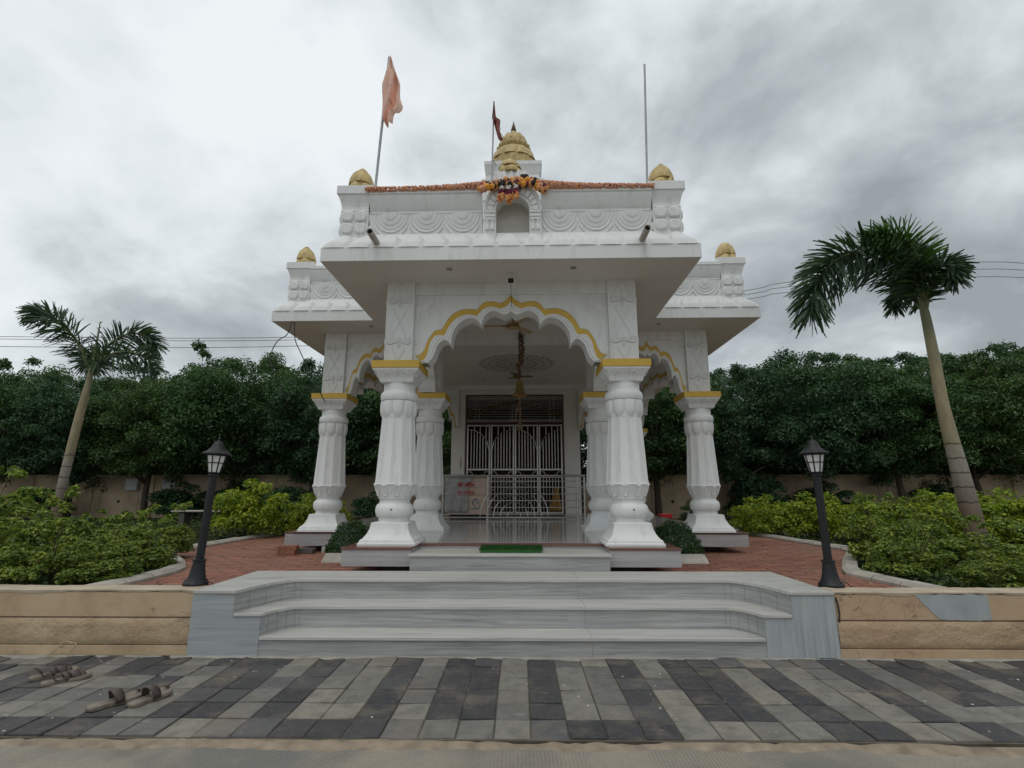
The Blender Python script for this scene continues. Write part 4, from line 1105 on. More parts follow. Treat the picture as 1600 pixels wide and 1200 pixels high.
rows = [[(p[0], .1, 1.075) for p in rows[0]]] + [[(p[0] * 1.0, -.12, 1.085) for p in rows[0]]] + rows
m.grid(rows); m.build('plastic_cover', M['plastic_grey'], db, smooth=50, solid=.003)
m = MB()
for k, (cx, cz, r_, a0, a1) in enumerate(((.20, .42, .075, .3, 4.2), (.17, .39, .045, 1, 5.5), (.24, .36, .05, -1, 2.6), (.22, .31, .04, 2, 5.2))):
    m.tube([(cx + r_ * math.cos(a), -.166, cz + r_ * 1.2 * math.sin(a)) for a in np.linspace(a0, a1, 12)], [.004 + .011 * math.sin(PI * i / 11) for i in range(12)], 5, flat=.3)
m.tube(smooth_path([(.08, -.166, .25), (.17, -.166, .26), (.24, -.166, .24), (.30, -.166, .29)], 4), .008, 5); m.build('blue_motif', M['blue_paint'], db)
# cloth hung on the gate behind the railing
cl = thing('hanging_cloth', 'ochre cloth hanging on the gate behind the right end of the railing', 'cloth', 1.15, 15.80, .882)
m = MB(); rows = []
for j in range(9):
    v = j / 8; rows.append([((i / 8 - .5) * (.10 + .28 * v) - .05 * v, -.02 * math.sin(i * 2.2) * (.3 + v), .85 - .72 * v) for i in range(9)])
m.grid(rows); m.build('cloth', M['ochre_cloth'], cl, smooth=60, solid=.006)
# dry marigold string on the transom
def blobs(m, path, r_, per, tones, seed, spread=1.0, sq=(1, 1, 1)):
    rr = random.Random(seed); P = [Vector(p) for p in path]
    for i, p in enumerate(P):
        for k in range(per):
            m.ct = tones(i / max(1, len(P) - 1), rr)
            d = Vector((rr.uniform(-1, 1), rr.uniform(-1, 1), rr.uniform(-1, 1))).normalized() * r_ * .6 * spread
            m.sphere(p + d, r_ * rr.uniform(.7, 1.1), 6, 4, sq)
M['dry_flower'] = plain('dry_flowers', (.14, .085, .042), .9, var=.5, scale=30)
gt = thing('dry_garland', 'withered brown flower string hung over the transom grille of the gate', 'garland', -.12, 15.84, 3.8)
m = MB(); blobs(m, [(x, -.02, .55 - .42 * abs(x / 1.4) ** 1.1 + .03 * math.sin(x * 14)) for x in np.linspace(-1.42, 1.42, 74)], .032, 2, lambda t, r: 0, 5); m.build('flower_string', M['dry_flower'], gt, smooth=60)
# marigold garland on the parapet
path_l = smooth_path([(-2.06, 6.60, 5.865), (-1.5, 6.62, 5.872), (-.9, 6.62, 5.882), (-.42, 6.60, 5.90), (-.36, 6.6, 5.905)], 12)
path_r = smooth_path([(.42, 6.60, 5.905), (.62, 6.6, 5.895), (1.0, 6.62, 5.88), (1.5, 6.62, 5.87), (2.05, 6.62, 5.865)], 12)
def tone_side(t, r): return r.choice([.05, .1, .2, .3, .3, .3])
def swag(name, path, label, thin, seed):
    o = thing(name, label, 'garland', 0, 0, 0, 0, 'marigold garlands along the porch parapet')
    m = MB(); rr = random.Random(seed); n = len(path)
    for i, p in enumerate(path):
        t = i / (n - 1); r_ = .050 * (1 - .40 * (t if thin else 1 - t))
        for k in range(16):
            a = rr.uniform(0, 2 * PI); m.ct = rr.choice([.05, .1, .05, .3, .3]) if rr.random() < .9 else .5
            m.sphere((p.x + rr.uniform(-.02, .02), p.y + r_ * .8 * math.cos(a), p.z + r_ * .8 * math.sin(a) + rr.uniform(-.006, .006)), r_ * .52, 6, 4)
    m.build('flowers', M['flower'], o, smooth=60, tone=True); return o
swag('marigold_garland', path_l, 'long faded orange flower garland along the left half of the porch parapet', False, 1)
swag('marigold_garland', path_r, 'long faded orange flower garland along the right half of the porch parapet', True, 2)
fc = thing('flower_bunch', 'fresh garland with orange, white and maroon tassels hanging over the central niche', 'garland', NX, 6.58, 5.52)
m = MB(); top = smooth_path([(-.44, .0, .34), (-.30, .0, .35), (-.15, .01, .40), (0, .0, .41), (.12, .0, .40), (.28, 0, .40), (.40, 0, .33), (.47, 0, .30)], 8)
rr = random.Random(11)
for i, p in enumerate(top):
    for k in range(5):
        m.ct = rr.choice([.3, .5, .5, .65]) if rr.random() < .72 else rr.choice([.85, .95, .95])
        m.sphere((p.x + rr.uniform(-.03, .03), p.y + rr.uniform(-.04, .03), p.z + rr.uniform(-.045, .035)), rr.uniform(.026, .045), 7, 5)
for x, z, r_ in ((.17, .46, .06), (-.36, .40, .035), (.33, .42, .04), (-.22, .41, .03)):
    m.ct = .95
    for k in range(4): m.sphere((x + rr.uniform(-.03, .03), -.01, z + rr.uniform(-.02, .02)), r_ * .8, 8, 5)
m.ct = .85
for x, z in ((.27, .44), (.42, .37), (-.40, .33), (.36, .36)): m.sphere((x, -.02, z), .035, 7, 5)
m.build('flower_roll', M['flower'], fc, smooth=60, tone=True)
for x, ln in ((-.125, .29), (-.055, .32), (.045, .27)):
    m = MB(); rr = random.Random(int(x * 1000) + 500)
    for k in range(60):
        t = k / 59; z = .40 - ln * t; m.ct = .95 if t < .22 else (.75 if t < .42 else (.85 if t < .68 else .5))
        a = rr.uniform(0, 2 * PI); r_ = .030 + .014 * (t > .6)
        m.sphere((x - .05 * t * (x < -.1) + r_ * math.cos(a) * .8, -.03 + r_ * math.sin(a) * .8, z), .022, 6, 4)
    m.build('tassel', M['flower'], fc, smooth=60, tone=True)
# drain spouts
for x, lab in ((-1.85, 'grey drain spout sticking out of the eave below the left flagpole'), (1.83, 'grey drain spout sticking out of the eave below the bare pole')):
    o = thing('drain_spout', lab, 'drain pipe', x, 6.62, 4.985, 0, 'drain spouts on the porch eave')
    m = MB(); n = 16
    m.loft([[(r_ * math.cos(2 * PI * i / n), y, r_ * math.sin(2 * PI * i / n)) for i in range(n)] for r_, y in ((.045, .10), (.045, -.42), (.037, -.42), (.037, -.2))]); m.build('pipe', M['pipe'], o, smooth=40)
    m = MB(); m.loft([[(.0365 * math.cos(2 * PI * i / n), y, .0365 * math.sin(2 * PI * i / n)) for i in range(n)] for y in (-.385, -.38)]); m.build('pipe_mouth', M['dark'], o)
# flag and poles
def pole(name, label, cat, base, top, r_):
    b = Vector(base); t = Vector(top); o = thing(name, label, cat, *base)
    m = MB(); m.tube([(0, 0, 0), tuple(t - b)], r_, 10); m.lathe([(r_ * 2.4, -.01), (r_ * 2.4, .03)], 12); m.build('pole', M['pole'], o, smooth=40); return o, t - b
fl, tv = pole('flag', 'saffron flag on a leaning pole behind the left end of the porch parapet', 'flag', (-2.225, 7.3, 4.92), (-2.065, 7.3, 8.80), .021)
def cloth(left, right, ox, oz, sx, sz, n=9, wave=.05, seed=0):
    Lp = resample(left, 22); Rp = resample(right, 22); rr = random.Random(seed); ph = rr.uniform(0, 6); rows = []
    for j, (a, b) in enumerate(zip(Lp, Rp)):
        row = []
        for i in range(n):
            u = i / (n - 1); px = a[0] + (b[0] - a[0]) * u; pz_ = a[1] + (b[1] - a[1]) * u
            row.append(((px - ox) * sx, wave * math.sin(u * 7 + j * .22 + ph) * min(1, j / 5) + wave * .5 * math.sin(u * 13 + j * .5), -(pz_ - oz) * sz))
        rows.append(row)
    return rows
rows = cloth([(628, 100), (620, 150), (610, 205), (607, 240), (610, 300), (611, 370), (617, 405)], [(632, 100), (646, 150), (665, 205), (678, 240), (684, 265), (680, 305), (694, 345), (684, 366), (658, 368), (653, 415)], 622, 95, .0041, .00413, 15, .085, 3)
m = MB(); m.grid([[(p[0] + tv.x, p[1] - .02, p[2] + tv.z) for p in r_] for r_ in rows]); m.build('flag_cloth', M['flag'], fl, smooth=60, solid=.004)
m = MB(); m.grid([[(p[0] + tv.x + .0, p[1] - .034, p[2] + tv.z) for p in r_[4:7]] for r_ in rows[8:15]]); m.build('pale_patch', M['flag_pale'], fl, smooth=60, solid=.004)
pole('bare_pole', 'bare thin metal pole behind the right end of the porch parapet', 'pole', (2.105, 7.3, 4.92), (2.226, 7.3, 8.55), .017)
rf, tv = pole('flag', 'limp maroon flag on a pole beside the gold dome', 'flag', (-1.13, 17.3, 4.92), (-.945, 17.3, 16.50), .030)
rows = cloth([(262, 95), (256, 180), (252, 240), (265, 262), (285, 330), (300, 380), (318, 402)], [(266, 95), (274, 170), (280, 225), (312, 240), (305, 300), (320, 360), (331, 385)], 263, 90, .0052, .0057, 9, .08, 5)
m = MB(); m.grid([[(p[0] + tv.x, p[1] - .05, p[2] + tv.z) for p in r_] for r_ in rows]); m.build('flag_cloth', M['flag_dark'], rf, smooth=60, solid=.012)
m = MB(); m.tube(smooth_path([(tv.x + .27, 0, tv.z - 1.15), (.45, .3, tv.z - 1.2), (.92, 1.2, tv.z - 1.12)], 6), .010, 4); m.tube([(tv.x * .93, 0, 9.0), (.55, 1.0, 9.0)], .012, 4); m.build('tie_wire', M['wire'], rf)
# ceiling fans
def fan(x, y, zc, zh, ln, a0, label, mt):
    o = thing('ceiling_fan', label, 'ceiling fan', x, y, zh, 0, 'ceiling fans under the temple roof')
    m = MB(); m.tube([(0, 0, .07), (0, 0, zc - zh)], .013, 8); m.lathe([(.05, zc - zh - .06), (.065, zc - zh - .002)], 16); m.build('down_rod', M['brass'], o, smooth=40)
    m = MB(); m.lathe([(.03, -.055), (.095, -.045), (.115, -.02), (.115, .02), (.09, .05), (.05, .075), (.02, .08)], 28); m.build('motor', mt, o, smooth=40)
    m = MB(); m.lathe([(.098, -.043), (.120, -.026), (.120, -.006)], 28, caps=False); m.build('rim', M['brass'], o, smooth=40)
    for k in range(3):
        a = R(a0 + 120 * k); m = MB()
        pts = [(.10, .022), (.16, .03), (.20, .058), (ln * .6, .068), (ln - .03, .062), (ln, .035)]
        ring = [(x_, w_, .012 - .10 * w_) for x_, w_ in pts] + [(x_, -w_, .012 + .10 * w_) for x_, w_ in pts[::-1]]
        m.loft([[(p[0], p[1], p[2]) for p in ring], [(p[0], p[1], p[2] + .008) for p in ring]]); m.build('blade', mt, o, rot=a)
        m = MB(); m.box(.07, .19, -.018, .018, -.002, .006); m.build('blade_arm', M['brass'], o, rot=a)
fan(.0, 8.70, ZE1 - .004, 4.47, .56, 55, 'cream ceiling fan with brass rim under the porch arch', M['fan'])
fan(.02, 12.95, ZH, 4.50, .40, 10, 'brown ceiling fan hanging below the ceiling rosette', M['brass'])
# temple bell on a flower wrapped chain
bl = thing('temple_bell', 'old brass temple bell on a chain wrapped with dried garlands', 'bell', .105, 9.74, 2.75)
zt = 4.71 - 2.75
m = MB(); blobs(m, [(.008 * math.sin(z * 30), 0, z) for z in np.arange(1.02, zt - .02, .022)], .020, 2, lambda t, r: 0, 8, 1.3); m.tube([(0, 0, .9), (0, 0, zt)], .010, 6); m.build('chain', M['dry_flower'], bl, smooth=60)
m = MB(); blobs(m, [(.055 + .012 * math.sin(z * 9), 0.0, z) for z in np.arange(1.30, zt - .06, .03)], .026, 2, lambda t, r: 0, 9, 1.2)
for z in (1.86, 1.62, 1.36): m.tube([(.03, -.01, z), (.11, -.03, z - .01), (.13, -.02, z + .02)], .006, 4)
m.build('dried_garland', M['dry_flower'], bl, smooth=60)
m = MB(); m.lathe([(.010, .96), (.05, .95), (.068, .90), (.078, .80), (.092, .72), (.13, .665), (.142, .65), (.138, .645), (.085, .71), (.0705, .80), (.02, .92)], 32); m.build('bell_body', M['brass'], bl, smooth=50)
m = MB(); m.tube([(0, 0, .90), (0, 0, .62)], .010, 6); m.sphere((0, 0, .61), .032, 10, 6); m.build('clapper', M['brass'], bl, smooth=50)
m = MB(); m.tube([(0, 0, .60), (.01, 0, .45), (.005, 0, .06)], .017, 6); blobs(m, [(0, 0, z) for z in np.arange(0, .12, .03)], .03, 3, lambda t, r: 0, 4); blobs(m, [(-.02, 0, z) for z in np.arange(.36, .5, .03)], .028, 3, lambda t, r: 0, 14); m.build('pull_rope', M['dry_flower'], bl, smooth=50)
# floodlight over the arch
f_ = thing('floodlight', 'small black square floodlight with white rim over the front arch', 'light', .01, 7.0, 4.707)
m = MB(); m.lathe([(.07, -.014), (.06, 0)], 16); m.box(-.055, .055, -.04, .04, -.165, -.075); m.box(-.012, .012, -.01, .01, -.075, -.013); m.build('housing', M['white'], f_, bevel=.01)
m = MB(); m.box(-.042, .042, -.048, -.0405, -.158, -.082); m.build('lens', M['dark'], f_, bevel=.01)
m = MB(); m.tube([(0, -.02, -.16), (.004, .1, -.30), (.006, .16, -.43), (.02, .5, -.36), (-.02, 1.66, -.10)], .004, 5); m.build('cable', M['wire'], f_)
# doormat draped over the entry step
dm = thing('doormat', 'green grass doormat lying on the entry step between the front columns', 'doormat', .012, 6.92, .813)
m = MB(); rows = []
prof = [(0, 0), (0, .026), (.02, .032), (.15, .032), (.3, .034), (.42, .036), (.50, .040), (.505, .01)]
hwm = .415
for y, z in prof:
    k = hwm - (.05 if y < .03 else 0) * 0
    rows.append([(x * hwm * (1 - .06 * max(0, abs(x) - .8) / .2 * (y < .02)), y + .006 * math.sin(x * 9), z + .002 * math.sin(x * 23 + y * 9)) for x in np.linspace(-1, 1, 25)])
m.grid(rows); m.build('turf', M['matgreen'], dm, smooth=50)
pts = []
r2 = np.random.default_rng(4); n = 5200; x = r2.uniform(-hwm, hwm, n); y = r2.uniform(.0, .50, n); z = np.interp(y, [p[0] for p in prof], [p[1] for p in prof])
mesh_obj('turf_blades', leaf_mesh('turf_blades', np.stack([x, y, z], 1), r2.normal(size=(n, 3)) * np.array([1, 1, .15]), .022, .006, foliage('turf_blades', [(0, (.012, .06, .01)), (1, (.035, .14, .02))], .1), 0, 5, align=np.tile([0, 0, 1.], (n, 1))), dm)
# loose things around the plinth
def blockthing(name, label, cat, x, y, z, w_, d_, h, rot, mt, group=None, bevel=.006):
    m = MB(); m.box(-w_ / 2, w_ / 2, -d_ / 2, d_ / 2, 0, h); o = m.build(name, mt, None, TW(x, y, z), rot, bevel=bevel); return tag(o, label, cat, group)
blockthing('loose_brick', 'reddish loose brick, bottom of the small stack left of the temple plinth', 'brick', -3.88, 9.06, .531, .30, .15, .075, .05, M['brick'], 'loose bricks by the plinth')
blockthing('loose_brick', 'reddish loose brick lying on top of the small stack by the plinth', 'brick', -3.87, 9.07, .607, .31, .15, .075, .12, M['brick'], 'loose bricks by the plinth')
blockthing('loose_brick', 'dark loose brick pushed under the plinth behind the small stack', 'brick', -3.62, 9.27, .531, .26, .14, .085, -.1, M['foundation'], 'loose bricks by the plinth')
blockthing('pale_stone', 'small white stone under the left plinth edge', 'stone', -3.36, 9.35, .531, .07, .07, .10, .3, M['stonewhite'])
def kerbblock(x, y, sgn, label):
    m = MB(); m.loft([[(xx, a, b) for a, b in ((-.17, 0), (.14, 0), (.14, .11), (.0, .12), (-.15, .03))] for xx in (-.34, .34)])
    tag(m.build('kerb_block', M['kerb'], None, TW(x, y, .531), 0, bevel=.008), label, 'kerb stone', 'kerb blocks around the clipped bushes')
    return
kerbblock(-2.56, 8.22, 1, 'sloping pale kerb block between the left clipped bush and the front plinth')
kerbblock(2.60, 8.24, 1, 'sloping pale kerb block between the right clipped bush and the front plinth')
for s_, lab in ((-1, 'thin slab edging the bed of the left clipped bush'), (1, 'thin slab edging the bed of the right clipped bush')):
    m = MB(); m.box(-.03, .03, -.45, .45, 0, .07); tag(m.build('edging_slab', M['kerb'], None, TW(s_ * 3.02, 8.85, .531), s_ * -.25, bevel=.006), lab, 'kerb stone', 'slabs edging the clipped bushes')
o = thing('red_crate', 'red plastic crate behind the temple, seen right of the front column', 'crate', 4.72, 17.2, .531)
m = MB(); m.square_loft([(.16, 0), (.19, .30), (.20, .30), (.20, .33), (.185, .33), (.15, .02)]); m.build('crate_body', M['red_plastic'], o, bevel=.006)

# ------------------------------------------------------------------ garden lamps
def lamp(x, y, lean, label):
    o = empty('garden_lamp', (x, y, .61), 0); o.rotation_euler = (0, lean, .12); o.scale = (.86, .86, .925); tag(o, label, 'garden lamp', 'black garden lamps beside the steps')
    m = MB(); m.lathe([(.145, -.03), (.145, .025), (.125, .045), (.105, .07), (.086, .14), (.072, .23), (.068, .262), (.080, .268), (.080, .286), (.05, .292)], 24)
    for k in range(4): m.lathe([(.014, .0), (.012, .055), (.004, .062)], 8, (.118 * math.cos(k * PI / 2 + .4), .118 * math.sin(k * PI / 2 + .4), 0))
    m.build('base', M['black'], o, smooth=40)
    m = MB(); md = lambda th, z: 1 + .03 * math.cos(12 * th); m.lathe([(.047, .285), (.046, 1.10), (.045, 1.24)], 48, mod=md); m.lathe([(.048, 1.235), (.060, 1.25), (.060, 1.27), (.045, 1.285)], 24); m.build('post', M['black'], o, smooth=30)
    m = MB(); n = 8
    m.lathe([(.068, 1.285), (.118, 1.50)], n); m.build('glass', M['lampglass'], o)
    m = MB()
    for k in range(n):
        a = 2 * PI * k / n; c, s_ = math.cos(a), math.sin(a)
        m.tube([(.069 * c, .069 * s_, 1.283), (.120 * c, .120 * s_, 1.505)], .0085, 4)
    for z, r_ in ((1.288, .069), (1.405, .097), (1.495, .119)): m.tube([(r_ * math.cos(2 * PI * k / n), r_ * math.sin(2 * PI * k / n), z) for k in range(n)], .008, 4, True)
    m.build('cage', M['black'], o)
    m = MB(); m.lathe([(.10, 1.503), (.172, 1.508), (.172, 1.520), (.125, 1.545), (.085, 1.585), (.060, 1.635), (.050, 1.655), (.022, 1.668), (.012, 1.685), (.018, 1.70), (.006, 1.725)], 32); m.build('roof', M['black'], o, smooth=40)
    m = MB(); m.tube(smooth_path([(.10, -.02, .05), (.17, -.03, .04), (.24, -.01, 0), (.28, .02, -.03)], 4), .006, 5); m.build('cable', M['wire'], o)
    return o
lamp(-3.40, 5.78, .045, 'black garden lamp leaning slightly at the left end of the steps')
lamp(3.39, 5.78, -.016, 'black garden lamp standing upright at the right end of the steps')

# ------------------------------------------------------------------ sandals
def sandal(x, y, ln, rot, style, label, pair, flip=1):
    o = empty('sandal', (x, y, .003), rot); tag(o, label, 'sandal', pair)
    out = []
    half = [(0, .0), (.02, .036), (.10, .047), (.30, .042), (.50, .047), (.70, .062), (.85, .064), (.95, .048), (1.0, .0)]
    L_ = ln
    for t, w_ in half: out.append((t * L_ - L_ / 2, w_ * L_ / .30 * 1.0))
    for t, w_ in half[-2:0:-1]: out.append((t * L_ - L_ / 2, -w_ * L_ / .30 * 1.0))
    P = smooth_path([(*p, 0) for p in out] + [(*out[0], 0)], 4)[:-1]
    curve = lambda xx: .012 * max(0, xx / L_) ** 2 * 4
    m = MB(); m.loft([[(p.x * k, p.y * k, z + curve(p.x)) for p in P] for k, z in ((.97, 0), (1, .006), (1, .022), (.96, .028))]); m.build('sole', M['sole'], o, smooth=40)
    def band(x0, wid, h, hw, name):
        m = MB(); rows = []
        for k in range(13):
            a = PI * k / 12; yy = hw * math.cos(a); zz_ = .016 + h * math.sin(a) ** .8
            rows.append([(x0 - wid / 2 - .028 * math.sin(a), yy, zz_), (x0 + wid / 2 - .012 * math.sin(a), yy * .97, zz_ * .93)])
        m.grid(rows); m.build(name, M['strap'], o, smooth=60, solid=.006)
    if style == 0:
        band(L_ * .03, .06, .088, L_ * .195, 'strap')
        m = MB(); m.tube([(L_ * .40 + .014 * math.cos(a), .018 * math.sin(a), .045 + .018 * math.sin(a * .5)) for a in np.linspace(0, 2 * PI, 10)[:-1]], .008, 5, True); m.build('toe_loop', M['strap'], o)
    else:
        band(L_ * .0, .035, .062, L_ * .15, 'strap'); band(L_ * .18, .055, .058, L_ * .165, 'strap'); band(L_ * .33, .03, .038, L_ * .165, 'strap')
        m = MB(); m.tube(smooth_path([(-L_ * .22, .045, .03), (-L_ * .36, .035, .08), (-L_ * .42, 0, .09), (-L_ * .36, -.035, .08), (-L_ * .22, -.045, .03), (0, -.05, .035)], 4), .010, 5, flat=.5); m.build('heel_strap', M['strap'], o)
    return o
ga, gb = 'pair of brown sandals nearest the wall', 'pair of flat slippers on the paving'
sandal(-4.02, 4.88, .33, R(48), 1, 'brown strappy sandal, the one nearer the plaster wall of the upper pair', ga)
sandal(-3.80, 4.76, .34, R(52), 1, 'brown strappy sandal with open buckle, beside the slippers in the upper pair', ga)
sandal(-3.02, 4.30, .36, R(56), 0, 'flat dark slipper lying flat with raised band, left one of the lower pair', gb)
sandal(-2.80, 4.37, .33, R(74), 0, 'flat dark slipper turned towards the steps, right one of the lower pair', gb)
o = empty('dry_twig', (-4.42, 5.42, .01)); tag(o, 'bent dry straw twig lying at the foot of the left garden wall', 'twig')
m = MB(); m.tube(smooth_path([(-.10, -.04, .0), (-.07, 0, .06), (-.03, .03, .12), (.06, .02, .11), (.10, .02, .10), (.07, -.02, .02)], 5), .007, 5); m.tube([(-.07, 0, .06), (-.10, -.03, .03), (-.12, -.06, .0)], .006, 4); m.build('stem', M['dead_stem'], o)

# ------------------------------------------------------------------ boundary wall, boxes, wires
bw = empty('boundary_wall', (0, 22, .48)); tag(bw, 'long cream plastered boundary wall with recessed panels under the trees', 'wall')
m = MB(); m.box(-40, 40, 0, .2, -.4, 1.70); m.build('wall_face', M['bwall'], bw)
m = MB(); m.box(-40, 40, -.05, .25, 1.7005, 1.79); m.build('coping', M['bwall'], bw, bevel=.01)
k = 0
for x in np.arange(-26, 27, 2.6):
    m = MB(); m.box(x - .16, x + .16, -.06, -.0005, -.4, 1.699); m.build('pilaster', M['bwall'], bw)
    m = MB(); xa, xb = x + .45, x + 2.15
    for a in ((xa, xb, 1.32, 1.36), (xa, xb, .18, .22), (xa, xa + .04, .2205, 1.3195), (xb - .04, xb, .2205, 1.3195)): m.box(a[0], a[1], -.03, -.0005, a[2], a[3])
    m.build('panel_moulding', M['bwall'], bw)
    m = MB(); m.box(x + 1.25, x + 1.36, -.004, -.0006, .62, .73); m.build('weep_hole', M['dark'], bw)
def meterbox(x, z, w_, h, label, knobs):
    o = empty('meter_box', (x, 21.90, z)); tag(o, label, 'meter box', 'meter boxes on the boundary wall')
    m = MB(); m.box(-w_ / 2, w_ / 2, -.12, .05, 0, h); m.build('casing', M['box_white'], o, bevel=.015)
    m = MB(); m.box(-w_ / 2 + .04, w_ / 2 - .04, -.128, -.121, .04, h - .04); m.build('door', M['box_white'], o, bevel=.004)
    if knobs:
        for zz_ in (.10, .30):
            m = MB(); m.box(w_ / 2 - .13, w_ / 2 - .04, -.15, -.129, zz_, zz_ + .10); m.build('switch', M['dark'], o)
        m = MB(); m.tube([(0, -.05, 0), (.01, -.03, -.5), (0, -.02, -1.1)], .02, 6); m.build('cable', M['wire'], o)
meterbox(-16.3, 1.62, .50, .48, 'plain grey meter box on the boundary wall near the palm', False)
meterbox(-14.72, 1.65, .50, .46, 'pale meter box with black switches and a dangling cable on the boundary wall', True)
o = empty('garden_bench', (-8.9, 15, .48)); tag(o, 'low stone slab bench behind the roses, seen beside the left lamp', 'bench')
m = MB(); m.box(-.9, .9, -.2, .2, .53, .57); m.build('seat', M['kerb'], o, bevel=.01)
for x in (-.6, .6):
    m = MB(); m.box(x - .08, x + .08, -.16, .16, -.05, .499); m.build('leg', M['foundation'], o, bevel=.01)
def wire(name, pts, r_, label, group=None, mt='wire_grey'):
    m = MB(); b = Vector(pts[0]); m.tube([tuple(p - b) for p in smooth_path(pts, 10)], r_, 5)
    return tag(m.build(name, M[mt], None, tuple(b), smooth=60), label, 'wire', group)
gw = 'overhead power lines crossing behind the temple'
wire('power_line', [(-60, 30, 11.6), (-35, 30, 11.02), (-14.5, 30, 10.84), (0, 30, 11.6), (14, 30, 13.72), (16.8, 30, 14.28), (28, 30, 15.52), (36, 30, 15.25), (60, 30, 14.9)], .019, 'topmost of the three power lines behind the temple', gw)
wire('power_line', [(-60, 30, 11.4), (-35, 30, 10.86), (-14.5, 30, 10.66), (0, 30, 11.4), (14, 30, 13.45), (16.8, 30, 13.98), (28, 30, 15.05), (36, 30, 14.8), (60, 30, 14.4)], .019, 'middle of the three power lines behind the temple', gw)
wire('power_line', [(-60, 30, 10.8), (-35, 30, 10.36), (-14.5, 30, 10.26), (0, 30, 11.1), (14, 30, 13.15), (16.8, 30, 13.62), (28, 30, 14.55), (36, 30, 14.3), (60, 30, 13.9)], .019, 'lowest of the three power lines behind the temple', gw)
wire('loose_cable', [(-4.17, 9.1, 4.705), (-4.24, 9.1, 4.46), (-4.40, 9.1, 4.34), (-4.50, 9.1, 4.12), (-4.49, 9.1, 3.9), (-4.40, 9.12, 3.7), (-4.2, 9.3, 3.2)], .009, 'black cable curling outwards in a loop from the left eave', 'loose cables under the left eave', 'wire')
wire('loose_cable', [(-4.13, 9.12, 4.705), (-4.08, 9.1, 4.36), (-3.93, 9.1, 4.06), (-3.70, 9.12, 3.62), (-3.5, 9.3, 3.2)], .009, 'black cable hanging straight down from the left eave to the column', 'loose cables under the left eave', 'wire')

# ------------------------------------------------------------------ trees along the boundary wall
def crown(seed, mt, rx=2.6, ry=2.2, z0=1.35, z1=5.85, nc=185, per=230, leaf=.13, lw=.056):
    r = np.random.default_rng(seed); cs = []; rs = []; zc = (z0 + z1) / 2; rz = (z1 - z0) / 2
    while len(cs) < nc:
        p = r.uniform(-1, 1, 3); q = np.abs(p) ** 2.6
        s_ = q.sum()
        if s_ > 1 or s_ < .12 and r.random() < .8: continue
        top = 1 + .12 * math.sin(p[0] * 5 + seed) + r.uniform(-.06, .08)
        cs.append((p[0] * rx, p[1] * ry, zc + p[2] * rz * top)); rs.append(r.uniform(.35, .62))
    for i in range(7):       # straggling shoots above the outline
        x = r.uniform(-.8, .8); cs.append((x * rx, r.uniform(-.5, .5) * ry, z1 * (1 + r.uniform(-.02, .05)))); rs.append(r.uniform(.16, .3))
    P, Nn, T = clump_leaves(cs, rs, per, seed)
    P += r.normal(size=P.shape) * .05
    return leaf_mesh('crown', P, Nn, leaf, lw, mt, .3, seed, T), cs
def trunk_mesh(seed, cs, h=2.6):
    r = random.Random(seed); m = MB()
    P = smooth_path([(0, 0, -.1), (r.uniform(-.1, .1), 0, h * .35), (r.uniform(-.2, .2), r.uniform(-.1, .1), h * .7), (r.uniform(-.25, .25), 0, h)], 5)
    m.tube(P, [.15 - .07 * i / (len(P) - 1) for i in range(len(P))], 10)
    for c in r.sample(cs, 12):
        s_ = P[r.randint(len(P) // 2, len(P) - 1)]
        mid = s_.lerp(Vector(c), .5) + Vector((0, 0, .15)); q = smooth_path([tuple(s_), tuple(mid), c], 4); m.tube(q, [.06 - .045 * i / (len(q) - 1) for i in range(len(q))], 6)
    return m
variants = []
for i in range(7):
    cm, cs = crown(100 + i, (M['tree_a'], M['tree_b'], M['tree_c'], M['tree_a'], M['tree_b'], M['tree_b'], M['tree_a'])[i], rx=2.55 + .2 * (i % 3), z0=1.48 if i < 5 else .15, nc=185 if i < 5 else 300)
    t = trunk_mesh(i, cs); variants.append((cm, t, None))
trunk_me = {}
def tree(x, y, variant, sc, rot, label, group='leafy trees along the boundary wall', hz=1.0):
    o = empty('leafy_tree', (x, y, .47), rot); o.scale = (sc, sc, sc * hz); tag(o, label, 'tree', group)
    if variant not in trunk_me:
        tr = variants[variant][1].build('trunk', M['bark'], o, smooth=50); trunk_me[variant] = tr.data
    else: mesh_obj('trunk', trunk_me[variant], o)
    mesh_obj('crown', variants[variant][0], o); return o
row1 = [(-21.8, 20.3, 0, 1.02, 'bushy dark green tree cut by the left edge of the photo'),
        (-18.2, 20.6, 1, .98, 'dense tree left of the left palm trunk with trunk showing by the wall'),
        (-14.8, 20.2, 2, .92, 'dense tree right behind the left palm, over the meter boxes'),
        (-11.6, 20.5, 3, 1.05, 'dense tree whose foliage hangs behind the left garden lamp'),
        (-8.2, 20.4, 4, 1.02, 'dark tree beside the left eave, with the loose cables before it'),
        (-5.2, 20.8, 0, .98, 'dark tree seen between the left outer and front columns'),
        (-1.9, 21.1, 2, .9, 'tree glimpsed left of the sanctum wall behind the columns'),
        (2.6, 21.1, 1, .9, 'tree glimpsed right of the sanctum wall behind the columns'),
        (5.7, 20.7, 3, .99, 'dark tree seen between the right front and outer columns'),
        (8.8, 20.4, 1, 1.0, 'dark tree just right of the right outer column'),
        (12.0, 20.4, 4, 1.06, 'dense tree behind the right garden lamp'),
        (15.2, 20.2, 0, 1.07, 'tall dense tree between the right lamp and the right palm trunk'),
        (18.4, 20.5, 2, 1.04, 'dense tree right behind the right palm trunk'),
        (21.6, 20.2, 3, 1.10, 'tallest dense tree, cut by the right edge of the photo')]
for i, (x, y, v, sc, lab) in enumerate(row1): tree(x, y + .5, v, sc * (1.03, .95, 1.0, 1.05, .97)[i % 5], i * 1.37, lab)
